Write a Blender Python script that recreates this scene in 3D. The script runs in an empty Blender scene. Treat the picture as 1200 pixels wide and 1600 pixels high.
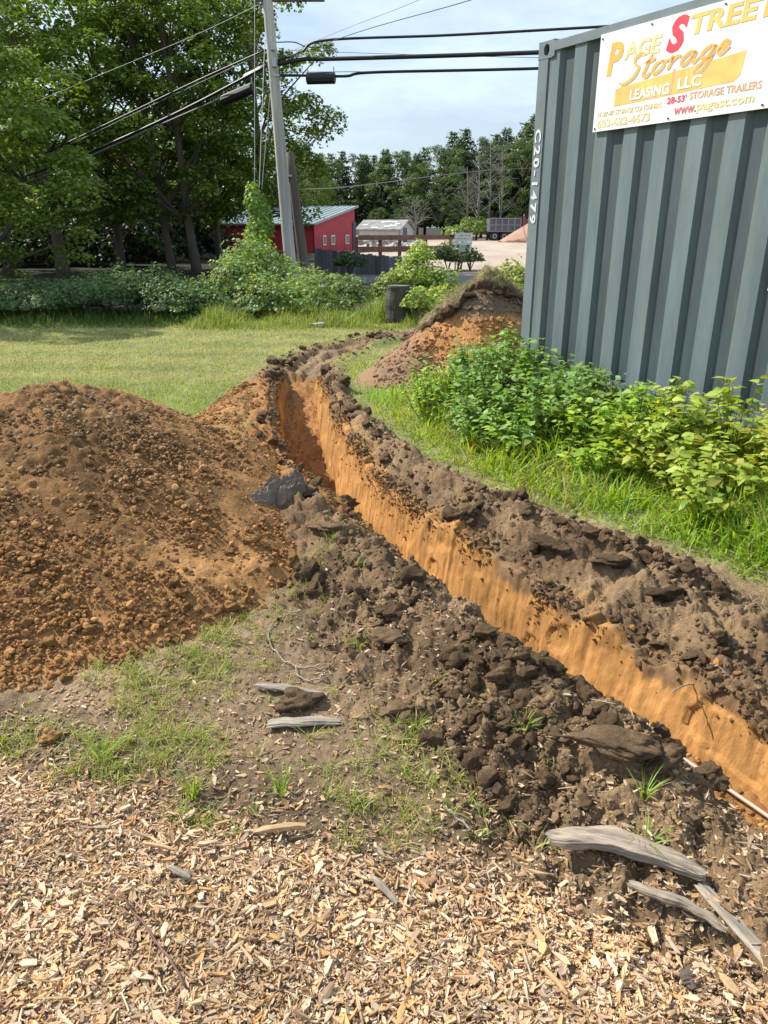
import bpy, math
import numpy as np
from mathutils import Vector, Matrix

rng = np.random.default_rng(11)
SC = bpy.context.scene
COL = SC.collection

# ------------------------------------------------------------------ camera, sky, sun, exposure
CAMZ, FPX, PITCH = 1.55, 1155.0, math.radians(21.07)
cam_d = bpy.data.cameras.new('camera'); cam = bpy.data.objects.new('camera', cam_d); COL.objects.link(cam)
cam_d.sensor_fit = 'VERTICAL'; cam_d.sensor_height = 36; cam_d.lens = FPX / 1600 * 36
cam_d.clip_end = 6000; cam_d.clip_start = .05
cam.location = (0, 0, CAMZ); cam.rotation_euler = (math.pi / 2 - PITCH, 0, 0)
SC.camera = cam
SUN = Vector((-.877, .482, .96)).normalized()
SUN_EL = math.asin(SUN.z)
w = bpy.data.worlds.new('World'); SC.world = w; w.use_nodes = True
nt = w.node_tree; nt.nodes.clear()
out = nt.nodes.new('ShaderNodeOutputWorld'); bg = nt.nodes.new('ShaderNodeBackground')
sky = nt.nodes.new('ShaderNodeTexSky'); sky.sky_type = 'NISHITA'; sky.sun_disc = False
sky.sun_elevation = SUN_EL; sky.sun_rotation = math.atan2(SUN.x, SUN.y)
sky.air_density = 1.0; sky.dust_density = 1.6; sky.ozone_density = 2.0
tc = nt.nodes.new('ShaderNodeTexCoord'); mp = nt.nodes.new('ShaderNodeMapping'); mp.inputs['Scale'].default_value = (1.0, 1.6, 3.4)
cn = nt.nodes.new('ShaderNodeTexNoise'); cn.inputs['Scale'].default_value = 2.6; cn.inputs['Detail'].default_value = 8; cn.inputs['Roughness'].default_value = .62
cr = nt.nodes.new('ShaderNodeMapRange'); cr.inputs['From Min'].default_value = .40; cr.inputs['From Max'].default_value = .72
cr.inputs['To Min'].default_value = .34; cr.inputs['To Max'].default_value = .85
mx = nt.nodes.new('ShaderNodeMix'); mx.data_type = 'RGBA'; mx.inputs['B'].default_value = (9.2, 11.0, 13.4, 1)
L = nt.links.new
L(tc.outputs['Generated'], mp.inputs['Vector']); L(mp.outputs['Vector'], cn.inputs['Vector']); L(cn.outputs['Fac'], cr.inputs['Value'])
L(cr.outputs['Result'], mx.inputs['Factor']); L(sky.outputs['Color'], mx.inputs['A']); L(mx.outputs['Result'], bg.inputs['Color'])
bg.inputs['Strength'].default_value = .08; L(bg.outputs['Background'], out.inputs['Surface'])
sun_d = bpy.data.lights.new('sun', 'SUN'); sun_d.energy = 5.0; sun_d.angle = math.radians(.53); sun_d.color = (1, .94, .84)
sun = bpy.data.objects.new('sun', sun_d); COL.objects.link(sun); sun.rotation_euler = SUN.to_track_quat('Z', 'Y').to_euler()
SC.view_settings.view_transform = 'Standard'; SC.view_settings.look = 'None'; SC.view_settings.exposure = .56; SC.view_settings.gamma = 1
SC.view_settings.use_curve_mapping = False
SC.render.engine = 'CYCLES'; SC.cycles.use_denoising = True; SC.cycles.max_bounces = 6; SC.cycles.diffuse_bounces = 3
SC.cycles.transmission_bounces = 4; SC.cycles.transparent_max_bounces = 4; SC.cycles.caustics_reflective = False

# ------------------------------------------------------------------ helpers
_c, _s = math.cos(PITCH), math.sin(PITCH)
def ray(px, py):
    up = 800 - py
    return np.array([px - 600., FPX * _c + up * _s, up * _c - FPX * _s])
def G(px, py, z=0.):                       # the ground point the photograph shows there
    d = ray(px, py); k = (z - CAMZ) / d[2]; return np.array([d[0] * k, d[1] * k])
def at(px, py, Y):                         # the point at depth Y
    d = ray(px, py); k = Y / d[1]; return np.array([d[0] * k, Y, CAMZ + d[2] * k])

def hsh(ix, iy, seed):
    n = (ix.astype(np.int64) * 374761393 + iy.astype(np.int64) * 668265263 + seed * 1442695041) & 0x7fffffff
    n = ((n ^ (n >> 13)) * 1274126177) & 0x7fffffff
    return ((n ^ (n >> 16)) & 0xffff) / 65535.0
def vn(x, y, seed=0):
    x = np.asarray(x, float); y = np.asarray(y, float)
    ix = np.floor(x); iy = np.floor(y); fx = x - ix; fy = y - iy
    fx = fx * fx * fx * (fx * (fx * 6 - 15) + 10); fy = fy * fy * fy * (fy * (fy * 6 - 15) + 10)
    a = hsh(ix, iy, seed); b = hsh(ix + 1, iy, seed); c = hsh(ix, iy + 1, seed); d = hsh(ix + 1, iy + 1, seed)
    return (a + (b - a) * fx) * (1 - fy) + (c + (d - c) * fx) * fy - .5
def fbm(x, y, f=1., o=4, seed=0, g=.5):
    r = 0; a = 1.; ca, sa = math.cos(.6), math.sin(.6)
    X = np.asarray(x, float) * f; Y = np.asarray(y, float) * f
    for i in range(o):
        r = r + a * vn(X, Y, seed + i * 17); X, Y = (X * ca - Y * sa) * 2.03 + 5.1, (X * sa + Y * ca) * 2.03 + 9.7; a *= g
    return r
def billow(x, y, f=1., o=3, seed=0):
    r = 0; a = 1.; X = np.asarray(x, float) * f; Y = np.asarray(y, float) * f
    for i in range(o):
        r = r + a * (np.abs(vn(X, Y, seed + i * 31)) * 2); X, Y = (X * .8 - Y * .6) * 2.1 + 3.3, (X * .6 + Y * .8) * 2.1 + 7.7; a *= .5
    return r
def ss(a, b, x):
    t = np.clip((x - a) / (b - a), 0, 1); return t * t * (3 - 2 * t)

def mesh(name, V, F, mat, col=None, parent=None, smooth=False, shared=None):
    """V (n,3); F (m,k) array, or a list of such arrays; one object"""
    if shared is None:
        me = bpy.data.meshes.new(name)
        V = np.ascontiguousarray(V, dtype=np.float32)
        Fs = F if isinstance(F, list) else [F]
        Fs = [np.asarray(f, dtype=np.int32) for f in Fs if len(f)]
        nl = sum(f.size for f in Fs); nf = sum(len(f) for f in Fs)
        me.vertices.add(len(V)); me.vertices.foreach_set('co', V.ravel())
        me.loops.add(nl); me.loops.foreach_set('vertex_index', np.concatenate([f.ravel() for f in Fs]))
        st = []; o = 0
        for f in Fs:
            k = f.shape[1]; st.append(o + np.arange(len(f)) * k); o += f.size
        me.polygons.add(nf); me.polygons.foreach_set('loop_start', np.concatenate(st).astype(np.int32))
        me.polygons.foreach_set('use_smooth', np.full(nf, smooth))
        me.update(calc_edges=True)
        if col is not None:
            at_ = me.color_attributes.new('Col', 'FLOAT_COLOR', 'POINT')
            c = np.ones((len(V), 4), np.float32); c[:, :3] = col; at_.data.foreach_set('color', c.ravel())
        me.materials.append(mat)
    else:
        me = shared
    o = bpy.data.objects.new(name, me); COL.objects.link(o)
    if parent is not None: o.parent = parent
    return o
def tag(o, label=None, cat=None, group=None, kind=None):
    if label: o['label'] = label
    if cat: o['category'] = cat
    if group: o['group'] = group
    if kind: o['kind'] = kind
    return o
def empty(name, loc, label, cat, group=None, rz=0):
    o = bpy.data.objects.new(name, None); COL.objects.link(o); o.location = [float(v) for v in loc]; o.rotation_euler = (0, 0, rz)
    o.empty_display_size = .2
    return tag(o, label, cat, group)
def loc(o, V): return np.asarray(V, float) - np.array(o.location)

class MB:                                   # collects simple solids
    def __init__(s): s.v = []; s.f = {3: [], 4: []}; s.n = 0
    def add(s, V, F):
        V = np.asarray(V, float); s.v.append(V)
        for f in F: s.f.setdefault(len(f), []).append([i + s.n for i in f])
        s.n += len(V)
    def box(s, c, d, R=None):
        x, y, z = np.array(d) / 2
        V = np.array([(-x, -y, -z), (x, -y, -z), (x, y, -z), (-x, y, -z), (-x, -y, z), (x, -y, z), (x, y, z), (-x, y, z)])
        if R is not None: V = V @ np.array(R).T
        s.add(V + np.array(c), [(0, 3, 2, 1), (4, 5, 6, 7), (0, 1, 5, 4), (1, 2, 6, 5), (2, 3, 7, 6), (3, 0, 4, 7)])
    def tube(s, P, r, n=8, cap=True):
        P = np.asarray(P, float); r = np.broadcast_to(np.asarray(r, float), (len(P),))
        T = np.gradient(P, axis=0); T /= np.linalg.norm(T, axis=1)[:, None] + 1e-9
        ref = np.array([0, 0, 1.]) if abs(T[0][2]) < .8 else np.array([1., 0, 0])
        V = []
        A = np.cross(T[0], ref)
        for i in range(len(P)):
            A = A - T[i] * (A @ T[i]); A /= np.linalg.norm(A) + 1e-9; B = np.cross(T[i], A)
            for k in range(n):
                a = 2 * math.pi * k / n; V.append(P[i] + r[i] * (A * math.cos(a) + B * math.sin(a)))
        F = [(i * n + k, i * n + (k + 1) % n, (i + 1) * n + (k + 1) % n, (i + 1) * n + k) for i in range(len(P) - 1) for k in range(n)]
        if cap:
            V.append(P[0]); V.append(P[-1]); b = len(P) * n
            F += [(b, (k + 1) % n, k) for k in range(n)] + [(b + 1, (len(P) - 1) * n + k, (len(P) - 1) * n + (k + 1) % n) for k in range(n)]
        s.add(V, F)
    def build(s, name, mat, parent=None, smooth=False, col=None):
        V = np.concatenate(s.v)
        if parent is not None and col is None: pass
        return mesh(name, V, [np.array(f) for f in s.f.values() if f], mat, col=col, parent=parent, smooth=smooth)

def batch(protoV, protoF, P, R, S, C=None):
    """many copies of one prototype -> V,F,C"""
    n = len(P); k = len(protoV)
    S = np.asarray(S, float)
    if S.ndim == 1: S = S[:, None]
    V = protoV[None] * S[:, None, :] if S.shape[1] == 3 else protoV[None] * S[:, None, :]
    V = np.einsum('nij,nkj->nki', R, V) + P[:, None, :]
    F = (protoF[None] + (np.arange(n) * k)[:, None, None]).reshape(-1, protoF.shape[1])
    Cc = None if C is None else np.repeat(C, k, axis=0)
    return V.reshape(-1, 3), F, Cc
def join(bs):
    Vs, Fs, Cs = [], [], []; o = 0
    for V, F, C in bs:
        Vs.append(V); Fs.append(F + o); Cs.append(C); o += len(V)
    return np.concatenate(Vs), np.concatenate(Fs), (None if Cs[0] is None else np.concatenate(Cs))
def rotz(a):
    n = len(a); R = np.zeros((n, 3, 3)); R[:, 0, 0] = np.cos(a); R[:, 0, 1] = -np.sin(a); R[:, 1, 0] = np.sin(a); R[:, 1, 1] = np.cos(a); R[:, 2, 2] = 1
    return R
def frame(N, spin):                         # z axis = N, spin about it
    N = N / (np.linalg.norm(N, axis=1)[:, None] + 1e-9)
    ref = np.where(np.abs(N[:, 2:3]) < .9, np.array([[0, 0, 1.]]), np.array([[1., 0, 0]]))
    A = np.cross(ref, N); A /= np.linalg.norm(A, axis=1)[:, None]; B = np.cross(N, A)
    c, s_ = np.cos(spin)[:, None], np.sin(spin)[:, None]
    X = A * c + B * s_; Y = -A * s_ + B * c
    return np.stack([X, Y, N], axis=2)
def rvec(n, r=rng):
    v = r.normal(size=(n, 3)); return v / np.linalg.norm(v, axis=1)[:, None]

# ------------------------------------------------------------------ materials
def mat(name, color=(.5, .5, .5), rough=.9, attr=False, noise=None, bump=None, metal=0., trans=0., spec=.5, obj_var=0., stretch=None):
    m = bpy.data.materials.new(name); m.use_nodes = True; t = m.node_tree; b = t.nodes['Principled BSDF']; o = t.nodes['Material Output']
    b.inputs['Roughness'].default_value = rough; b.inputs['Metallic'].default_value = metal; b.inputs['Specular IOR Level'].default_value = spec
    if attr:
        a = t.nodes.new('ShaderNodeVertexColor'); a.layer_name = 'Col'; src = a.outputs['Color']
    else:
        a = t.nodes.new('ShaderNodeRGB'); a.outputs[0].default_value = (*color, 1); src = a.outputs[0]
    tcn = t.nodes.new('ShaderNodeTexCoord'); vec = tcn.outputs['Object']
    if stretch:
        mpn = t.nodes.new('ShaderNodeMapping'); mpn.inputs['Scale'].default_value = stretch; t.links.new(vec, mpn.inputs['Vector']); vec = mpn.outputs['Vector']
    for (sc, lo, hi) in (noise or []):
        n = t.nodes.new('ShaderNodeTexNoise'); n.inputs['Scale'].default_value = sc; n.inputs['Detail'].default_value = 6; n.inputs['Roughness'].default_value = .6
        t.links.new(vec, n.inputs['Vector'])
        r = t.nodes.new('ShaderNodeMapRange'); r.inputs['From Min'].default_value = .3; r.inputs['From Max'].default_value = .7; r.inputs['To Min'].default_value = lo; r.inputs['To Max'].default_value = hi
        t.links.new(n.outputs['Fac'], r.inputs['Value'])
        x = t.nodes.new('ShaderNodeMix'); x.data_type = 'RGBA'; x.blend_type = 'MULTIPLY'; x.inputs['Factor'].default_value = 1
        t.links.new(src, x.inputs['A']); t.links.new(r.outputs['Result'], x.inputs['B']); src = x.outputs['Result']
    if obj_var:
        oi = t.nodes.new('ShaderNodeObjectInfo'); r = t.nodes.new('ShaderNodeMapRange'); r.inputs['To Min'].default_value = 1 - obj_var; r.inputs['To Max'].default_value = 1 + obj_var
        t.links.new(oi.outputs['Random'], r.inputs['Value'])
        x = t.nodes.new('ShaderNodeMix'); x.data_type = 'RGBA'; x.blend_type = 'MULTIPLY'; x.inputs['Factor'].default_value = 1
        t.links.new(src, x.inputs['A']); t.links.new(r.outputs['Result'], x.inputs['B']); src = x.outputs['Result']
    t.links.new(src, b.inputs['Base Color'])
    if bump:
        prev = None
        for (sc, dist) in bump:
            n = t.nodes.new('ShaderNodeTexNoise'); n.inputs['Scale'].default_value = sc; n.inputs['Detail'].default_value = 5; n.inputs['Roughness'].default_value = .65
            t.links.new(vec, n.inputs['Vector'])
            bp = t.nodes.new('ShaderNodeBump'); bp.inputs['Distance'].default_value = dist; bp.inputs['Strength'].default_value = 1
            t.links.new(n.outputs['Fac'], bp.inputs['Height'])
            if prev: t.links.new(prev.outputs['Normal'], bp.inputs['Normal'])
            prev = bp
        t.links.new(prev.outputs['Normal'], b.inputs['Normal'])
    if trans:
        tr = t.nodes.new('ShaderNodeBsdfTranslucent'); hs = t.nodes.new('ShaderNodeMix'); hs.data_type = 'RGBA'; hs.blend_type = 'MULTIPLY'; hs.inputs['Factor'].default_value = 1
        hs.inputs['B'].default_value = (1.5, 1.45, .45, 1); t.links.new(src, hs.inputs['A']); t.links.new(hs.outputs['Result'], tr.inputs['Color'])
        ms = t.nodes.new('ShaderNodeMixShader'); ms.inputs['Fac'].default_value = trans
        t.links.new(b.outputs['BSDF'], ms.inputs[1]); t.links.new(tr.outputs['BSDF'], ms.inputs[2]); t.links.new(ms.outputs['Shader'], o.inputs['Surface'])
    return m

M = {}
M['ground'] = mat('ground_soil', attr=True, rough=.95, spec=.2, noise=[(38, .72, 1.28), (6, .85, 1.15)], bump=[(28, .016), (80, .010), (240, .003)])
M['soil'] = mat('soil_clods', attr=True, rough=.95, spec=.2, noise=[(60, .75, 1.25)], bump=[(60, .010), (300, .003)])
M['wall'] = mat('cut_sand', attr=True, rough=.95, spec=.2, noise=[(26, .85, 1.15)], bump=[(50, .006)], stretch=(1, 1, .35))
M['chip'] = mat('wood_chips', attr=True, rough=.8, spec=.3, noise=[(140, .8, 1.2)])
M['grass'] = mat('grass_blades', attr=True, rough=.55, spec=.35, trans=.35)
M['leaf'] = mat('leaves', attr=True, rough=.5, spec=.35, trans=.38)
M['leafobj'] = mat('plant_leaves', attr=True, rough=.5, spec=.35, trans=.35, obj_var=.28)
M['farleaf'] = mat('far_foliage', attr=True, rough=.6, spec=.35, trans=.30, obj_var=.15)
M['bark'] = mat('bark', (.13, .105, .08), noise=[(3, .6, 1.4)], bump=[(9, .03)], stretch=(1, 1, .25))
M['bark_pale'] = mat('dead_bark', (.20, .185, .165), noise=[(3, .7, 1.3)])
M['pole'] = mat('weathered_pole', (.47, .45, .41), noise=[(4, .6, 1.35), (20, .8, 1.2)], bump=[(14, .02)], stretch=(1, 1, .06))
M['pole_dark'] = mat('dark_pole', (.13, .105, .085), noise=[(4, .6, 1.35)], stretch=(1, 1, .06))
M['cable'] = mat('black_cable', (.012, .012, .013), rough=.5)
M['wire'] = mat('grey_wire', (.20, .20, .20), rough=.6)
M['steel'] = mat('galvanised_steel', (.45, .45, .45), rough=.45, metal=.7)
M['paint'] = mat('grey_container_paint', (.125, .165, .178), rough=.5, spec=.4, noise=[(1.1, .86, 1.12), (7, .93, 1.07)], bump=[(5, .003)], stretch=(1, 1, .35))
M['panel'] = mat('corrugated_panel_paint', attr=True, rough=.5, spec=.4, noise=[(1.1, .86, 1.12), (9, .84, 1.12), (55, .92, 1.06)], bump=[(5, .003)], stretch=(1, 1, .14))
M['paint2'] = mat('container_rail_paint', (.165, .205, .218), rough=.5, spec=.4, noise=[(3, .8, 1.15)], bump=[(9, .002)])
M['black'] = mat('dark_inside', (.01, .01, .012))
M['white'] = mat('white_print', (.70, .72, .72), rough=.5, noise=[(25, .7, 1.1)])
M['board'] = mat('sign_white', (.80, .81, .80), rough=.35, noise=[(2, .95, 1.03)])
M['yellow'] = mat('sign_yellow', (.80, .55, .16), rough=.4, noise=[(7, .8, 1.15)])
M['paleyellow'] = mat('sign_faded_yellow', (.80, .66, .32), rough=.4, noise=[(14, .85, 1.15)])
M['orange'] = mat('sign_orange', (.84, .44, .10), rough=.4, noise=[(7, .85, 1.15)])
M['peach'] = mat('sign_peach', (.80, .42, .22), rough=.4, noise=[(9, .8, 1.2)])
M['signred'] = mat('sign_red', (.78, .06, .09), rough=.4, noise=[(10, .85, 1.1)])
M['fadedred'] = mat('sign_faded_red', (.66, .20, .20), rough=.4, noise=[(20, .7, 1.2)])
M['tarp'] = mat('dark_grey_cloth', (.22, .175, .14), rough=.75, spec=.2, noise=[(18, .6, 1.2)], bump=[(120, .002)])
M['drift'] = mat('weathered_driftwood', (.33, .265, .20), rough=.85, noise=[(85, .45, 1.4), (12, .75, 1.25)], bump=[(85, .008)], stretch=(.07, 1, 1))
M['slat'] = mat('weathered_grey_wood', (.33, .28, .22), rough=.85, noise=[(95, .5, 1.35), (14, .75, 1.25)], bump=[(95, .006)], stretch=(.08, 1, 1))
M['tanwood'] = mat('fresh_split_wood', (.46, .30, .15), rough=.8, noise=[(90, .6, 1.3)], stretch=(.15, 1, 1))
M['redwall'] = mat('red_boards', (.42, .035, .045), rough=.7, noise=[(2, .8, 1.15)])
M['roof'] = mat('grey_metal_roof', (.26, .32, .33), rough=.45, noise=[(1, .8, 1.2)])
M['shingle'] = mat('old_shingles', (.24, .23, .22), noise=[(1.2, .6, 1.5)])
M['shedwhite'] = mat('white_shed_boards', (.50, .50, .47), noise=[(2, .8, 1.1)])
M['glass'] = mat('window_glass', (.05, .06, .07), rough=.1)
M['trim'] = mat('white_trim', (.7, .7, .68))
M['timber'] = mat('brown_timber', (.16, .09, .065), noise=[(3, .7, 1.3)])
M['greyboard'] = mat('weathered_boards', (.13, .13, .14), noise=[(1.5, .6, 1.35)], obj_var=.3, stretch=(1, 1, .2))
M['concrete'] = mat('pale_rubble', (.50, .46, .42), noise=[(5, .7, 1.2)], obj_var=.3)
M['trucksteel'] = mat('grey_truck_body', (.11, .11, .125), rough=.6, noise=[(2, .8, 1.2)])
M['tyre'] = mat('tyre_rubber', (.02, .02, .02))
M['rim'] = mat('wheel_rim', (.22, .22, .235), rough=.5)
M['cabred'] = mat('red_cab', (.35, .05, .05), rough=.4)
M['stump'] = mat('dark_old_stump', (.07, .06, .052), noise=[(6, .6, 1.4)], bump=[(12, .03)], stretch=(1, 1, .3))

# ------------------------------------------------------------------ the trench line and the terrain height
CP = np.array([(2.35, -.35), (1.75, .75), (1.20, 1.80), (.56, 2.95), (-.02, 4.10), (-.42, 5.1), (-.68, 6.3), (-.86, 7.5), (-.93, 8.6), (-.82, 9.6), (-.45, 10.5), (.15, 11.4), (.8, 12.2)])
def catmull(P, m=8):
    P = np.vstack([2 * P[0] - P[1], P, 2 * P[-1] - P[-2]]); o = []
    for i in range(1, len(P) - 2):
        for t in np.arange(m) / m:
            o.append(.5 * (2 * P[i] + (P[i + 1] - P[i - 1]) * t + (2 * P[i - 1] - 5 * P[i] + 4 * P[i + 1] - P[i + 2]) * t * t + (3 * P[i] - P[i - 1] - 3 * P[i + 1] + P[i + 2]) * t ** 3))
    o.append(P[-2]); return np.array(o)
CL = catmull(CP, 6)
def trench_u(x, y):                         # signed distance to the trench centre (right side positive)
    x = np.asarray(x, float); y = np.asarray(y, float)
    best = np.full(x.shape, 1e9); sg = np.ones(x.shape)
    for (ax, ay), (bx, by) in zip(CL[:-1], CL[1:]):
        dx, dy = bx - ax, by - ay; l2 = dx * dx + dy * dy
        t = np.clip(((x - ax) * dx + (y - ay) * dy) / l2, 0, 1)
        ex, ey = x - ax - t * dx, y - ay - t * dy; d = ex * ex + ey * ey
        m = d < best; best = np.where(m, d, best); sg = np.where(m, np.sign(ex * dy - ey * dx), sg)
    return np.sqrt(best) * np.where(sg == 0, 1, sg)
YK = [-1, 1.5, 2.3, 3.0, 4.0, 5.5, 6.8, 7.9, 8.6, 10.4, 11.6, 12.4]
DK = [.25, .25, .28, .44, .58, .58, .48, .26, .06, .05, .03, 0]
WK = [.17, .16, .155, .16, .175, .20, .20, .17, .11, .10, .08, .05]
def depth(y): return np.interp(y, YK, DK)
def halfw(y): return np.interp(y, YK, WK)

def pile_h(x, y, ridge, nrm):
    R = catmull(np.array(ridge), 5); h = np.zeros(np.shape(x))
    for rx, ry, rh, rf, rb in R:
        dx, dy = x - rx, y - ry; d = np.sqrt(dx * dx + dy * dy) + 1e-6
        q = (dx * nrm[0] + dy * nrm[1]) / d
        rr = rb + (rf - rb) * (.5 + .5 * q)
        t = np.clip(1 - d / rr, 0, 1)
        h = np.maximum(h, rh * t * (1 - .12 * t ** 3) * (.80 + .20 * np.sqrt(t)) * 1.05)
    return h
PA = [(-5.0, 3.3, .70, 2.0, 1.6), (-3.2, 3.65, .74, 2.0, 1.3), (-2.3, 3.95, .74, 2.05, 1.2), (-1.80, 4.15, .84, 1.85, 1.1), (-1.46, 4.55, .56, 1.15, .9), (-1.30, 5.1, .32, .9, .7), (-1.25, 5.8, .20, .6, .5), (-1.28, 6.8, .16, .4, .4), (-1.28, 7.8, .10, .4, .3)]
def pileA(x, y):
    h = pile_h(x, y, PA, (.50, -.87)); h = h * ss(.20, .62, -trench_u(x, y) + .10 * fbm(x, y, 3, 3, 17))
    k = ss(0, .12, h)
    return h + k * (.045 * fbm(x, y, 2.2, 4, 3) + .03 * fbm(x + y * .3, y * .5, 5, 3, 9))
PB = [(.15, 8.05, .16, .6, .6), (.5, 8.35, .50, .8, .8), (.85, 8.6, .88, .98, 1.0), (1.17, 8.75, 1.22, 1.12, 1.15), (1.5, 8.9, .84, 1.1, 1.1), (1.95, 9.1, .45, .9, .9)]
def pileB(x, y):
    h = pile_h(x, y, PB, (.1, -1)); k = ss(0, .15, h)
    return h + k * .05 * fbm(x, y, 3, 4, 5)

def ground_h(x, y, fine=True):
    x = np.asarray(x, float); y = np.asarray(y, float)
    r = np.hypot(x, y)
    u = np.where((r < 16), trench_u(x, y), 9.); D = depth(y); W = halfw(y)
    near = 1 - ss(11.5, 13, y)
    z = .015 * fbm(x, y, .6, 3, 1)
    z = z + .23 * ss(.9, 2.3, u) * (1 - ss(9, 14, y)) * (r < 16)
    bk = np.where(y < 8, 1, .5) * near
    uu = u + .05 * fbm(x, y, 4, 3, 21)
    bw_ = np.interp(y, [3, 4.5, 6, 7], [1, .74, .6, .5])
    z = z + bk * .10 * np.exp(-((uu - .66 * bw_) / (.26 * bw_)) ** 2)                       # berm right of the trench
    heap = bk * .10 * np.exp(-((uu + W + .30) / .20) ** 2) * (1 - .6 * ss(4.2, 5.0, y))
    z = z + heap
    wide = (1 - ss(3.6, 4.4, y)) * ss(1.3, 2.2, y) * np.exp(-((uu + W + .45) / .35) ** 2); z = z + .05 * wide
    # loose dark soil: lumpy
    loose = np.clip(np.exp(-((np.abs(uu) - .52 * bw_) / (.42 * bw_)) ** 4), 0, 1) * bk
    if fine:
        z = z + loose * (.085 * fbm(x, y, 1.9, 3, 40) + .05 * (billow(x, y, 5.5, 3, 41) - .5) + .036 * (billow(x, y, 13, 3, 43) - .4) + .012 * (billow(x, y, 40, 2, 44) - .4))
        bare = (1 - ss(4, 5.5, y))
        z = z + bare * (.02 * fbm(x, y, 5, 4, 51) + .010 * (billow(x, y, 22, 3, 53) - .4))
    # right shoulder dropping to the orange cut
    sh = ss(W - .02, W + .36, u) * (u > 0) + (u <= 0)
    z = z - (1 - sh) * .07 * near * (D > .05) - .03 * near * np.exp(-((u + W) / .10) ** 2) * (D > .1)
    Wl = W + (.085 + .0 * y) + (.012 + .045 * (u < 0) * ss(3.5, 4.5, y)) * fbm(x, y, 6, 3, 61)
    rim = .02
    inside = 1 - ss(Wl - rim, Wl + rim, np.abs(u))
    fl = -D + (.03 + .04 * (y > 6)) * fbm(x, y, 5, 3, 71) + (.02 + .03 * (y > 6)) * (billow(x, y, 16, 2, 73) - .3)
    k = inside * (D > .01) * (r < 16)
    z = z * (1 - k) + np.minimum(z, fl) * k
    return z
def top_h(x, y):
    return np.maximum(ground_h(x, y), np.maximum(pileA(x, y) - .03, pileB(x, y) - .03))

ORANGE = np.array([.43, .235, .085]); ORANGE_D = np.array([.30, .150, .056]); TOPS = np.array([.130, .084, .047]); TOPL = np.array([.27, .180, .100])
DIRT = np.array([.27, .190, .112]); MULCH = np.array([.38, .265, .155]); LAWN = np.array([.21, .22, .085]); GRAVEL = np.array([.40, .33, .26]); ROAD = np.array([.17, .17, .175])
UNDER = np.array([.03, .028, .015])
MX = [-3, -1.19, -.36, .17, .62, .89, 1.6]; MY = [1.95, 1.86, 1.56, 1.46, 1.27, 1.12, 1.0]
def mulch_w(x, y):
    b = np.interp(x, MX, MY) + .09 * fbm(x, y, 3, 3, 81)
    return 1 - ss(-.08, .08, y - b)
def lawn_w(x, y, u=None):
    if u is None: u = trench_u(x, y)
    n = .25 * fbm(x, y, 2.5, 3, 91)
    l = ss(5.2, 5.9, y + n) * ss(.42, .62, -u + n * .6)          # left lawn
    gb_ = np.interp(y, [2, 3.4, 4.4, 5.5, 7, 8], [1.12, .98, .74, .56, .40, .36])
    rr = ss(gb_, gb_ + .13, u + n * .35) * ss(-.2, .2, y - 2.0)     # grass strip on the right
    far = ss(8.2, 9.2, y + n) * ss(.22, .4, np.abs(u) + n * .3)
    return np.clip(np.maximum(np.maximum(l, rr), far), 0, 1)

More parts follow.
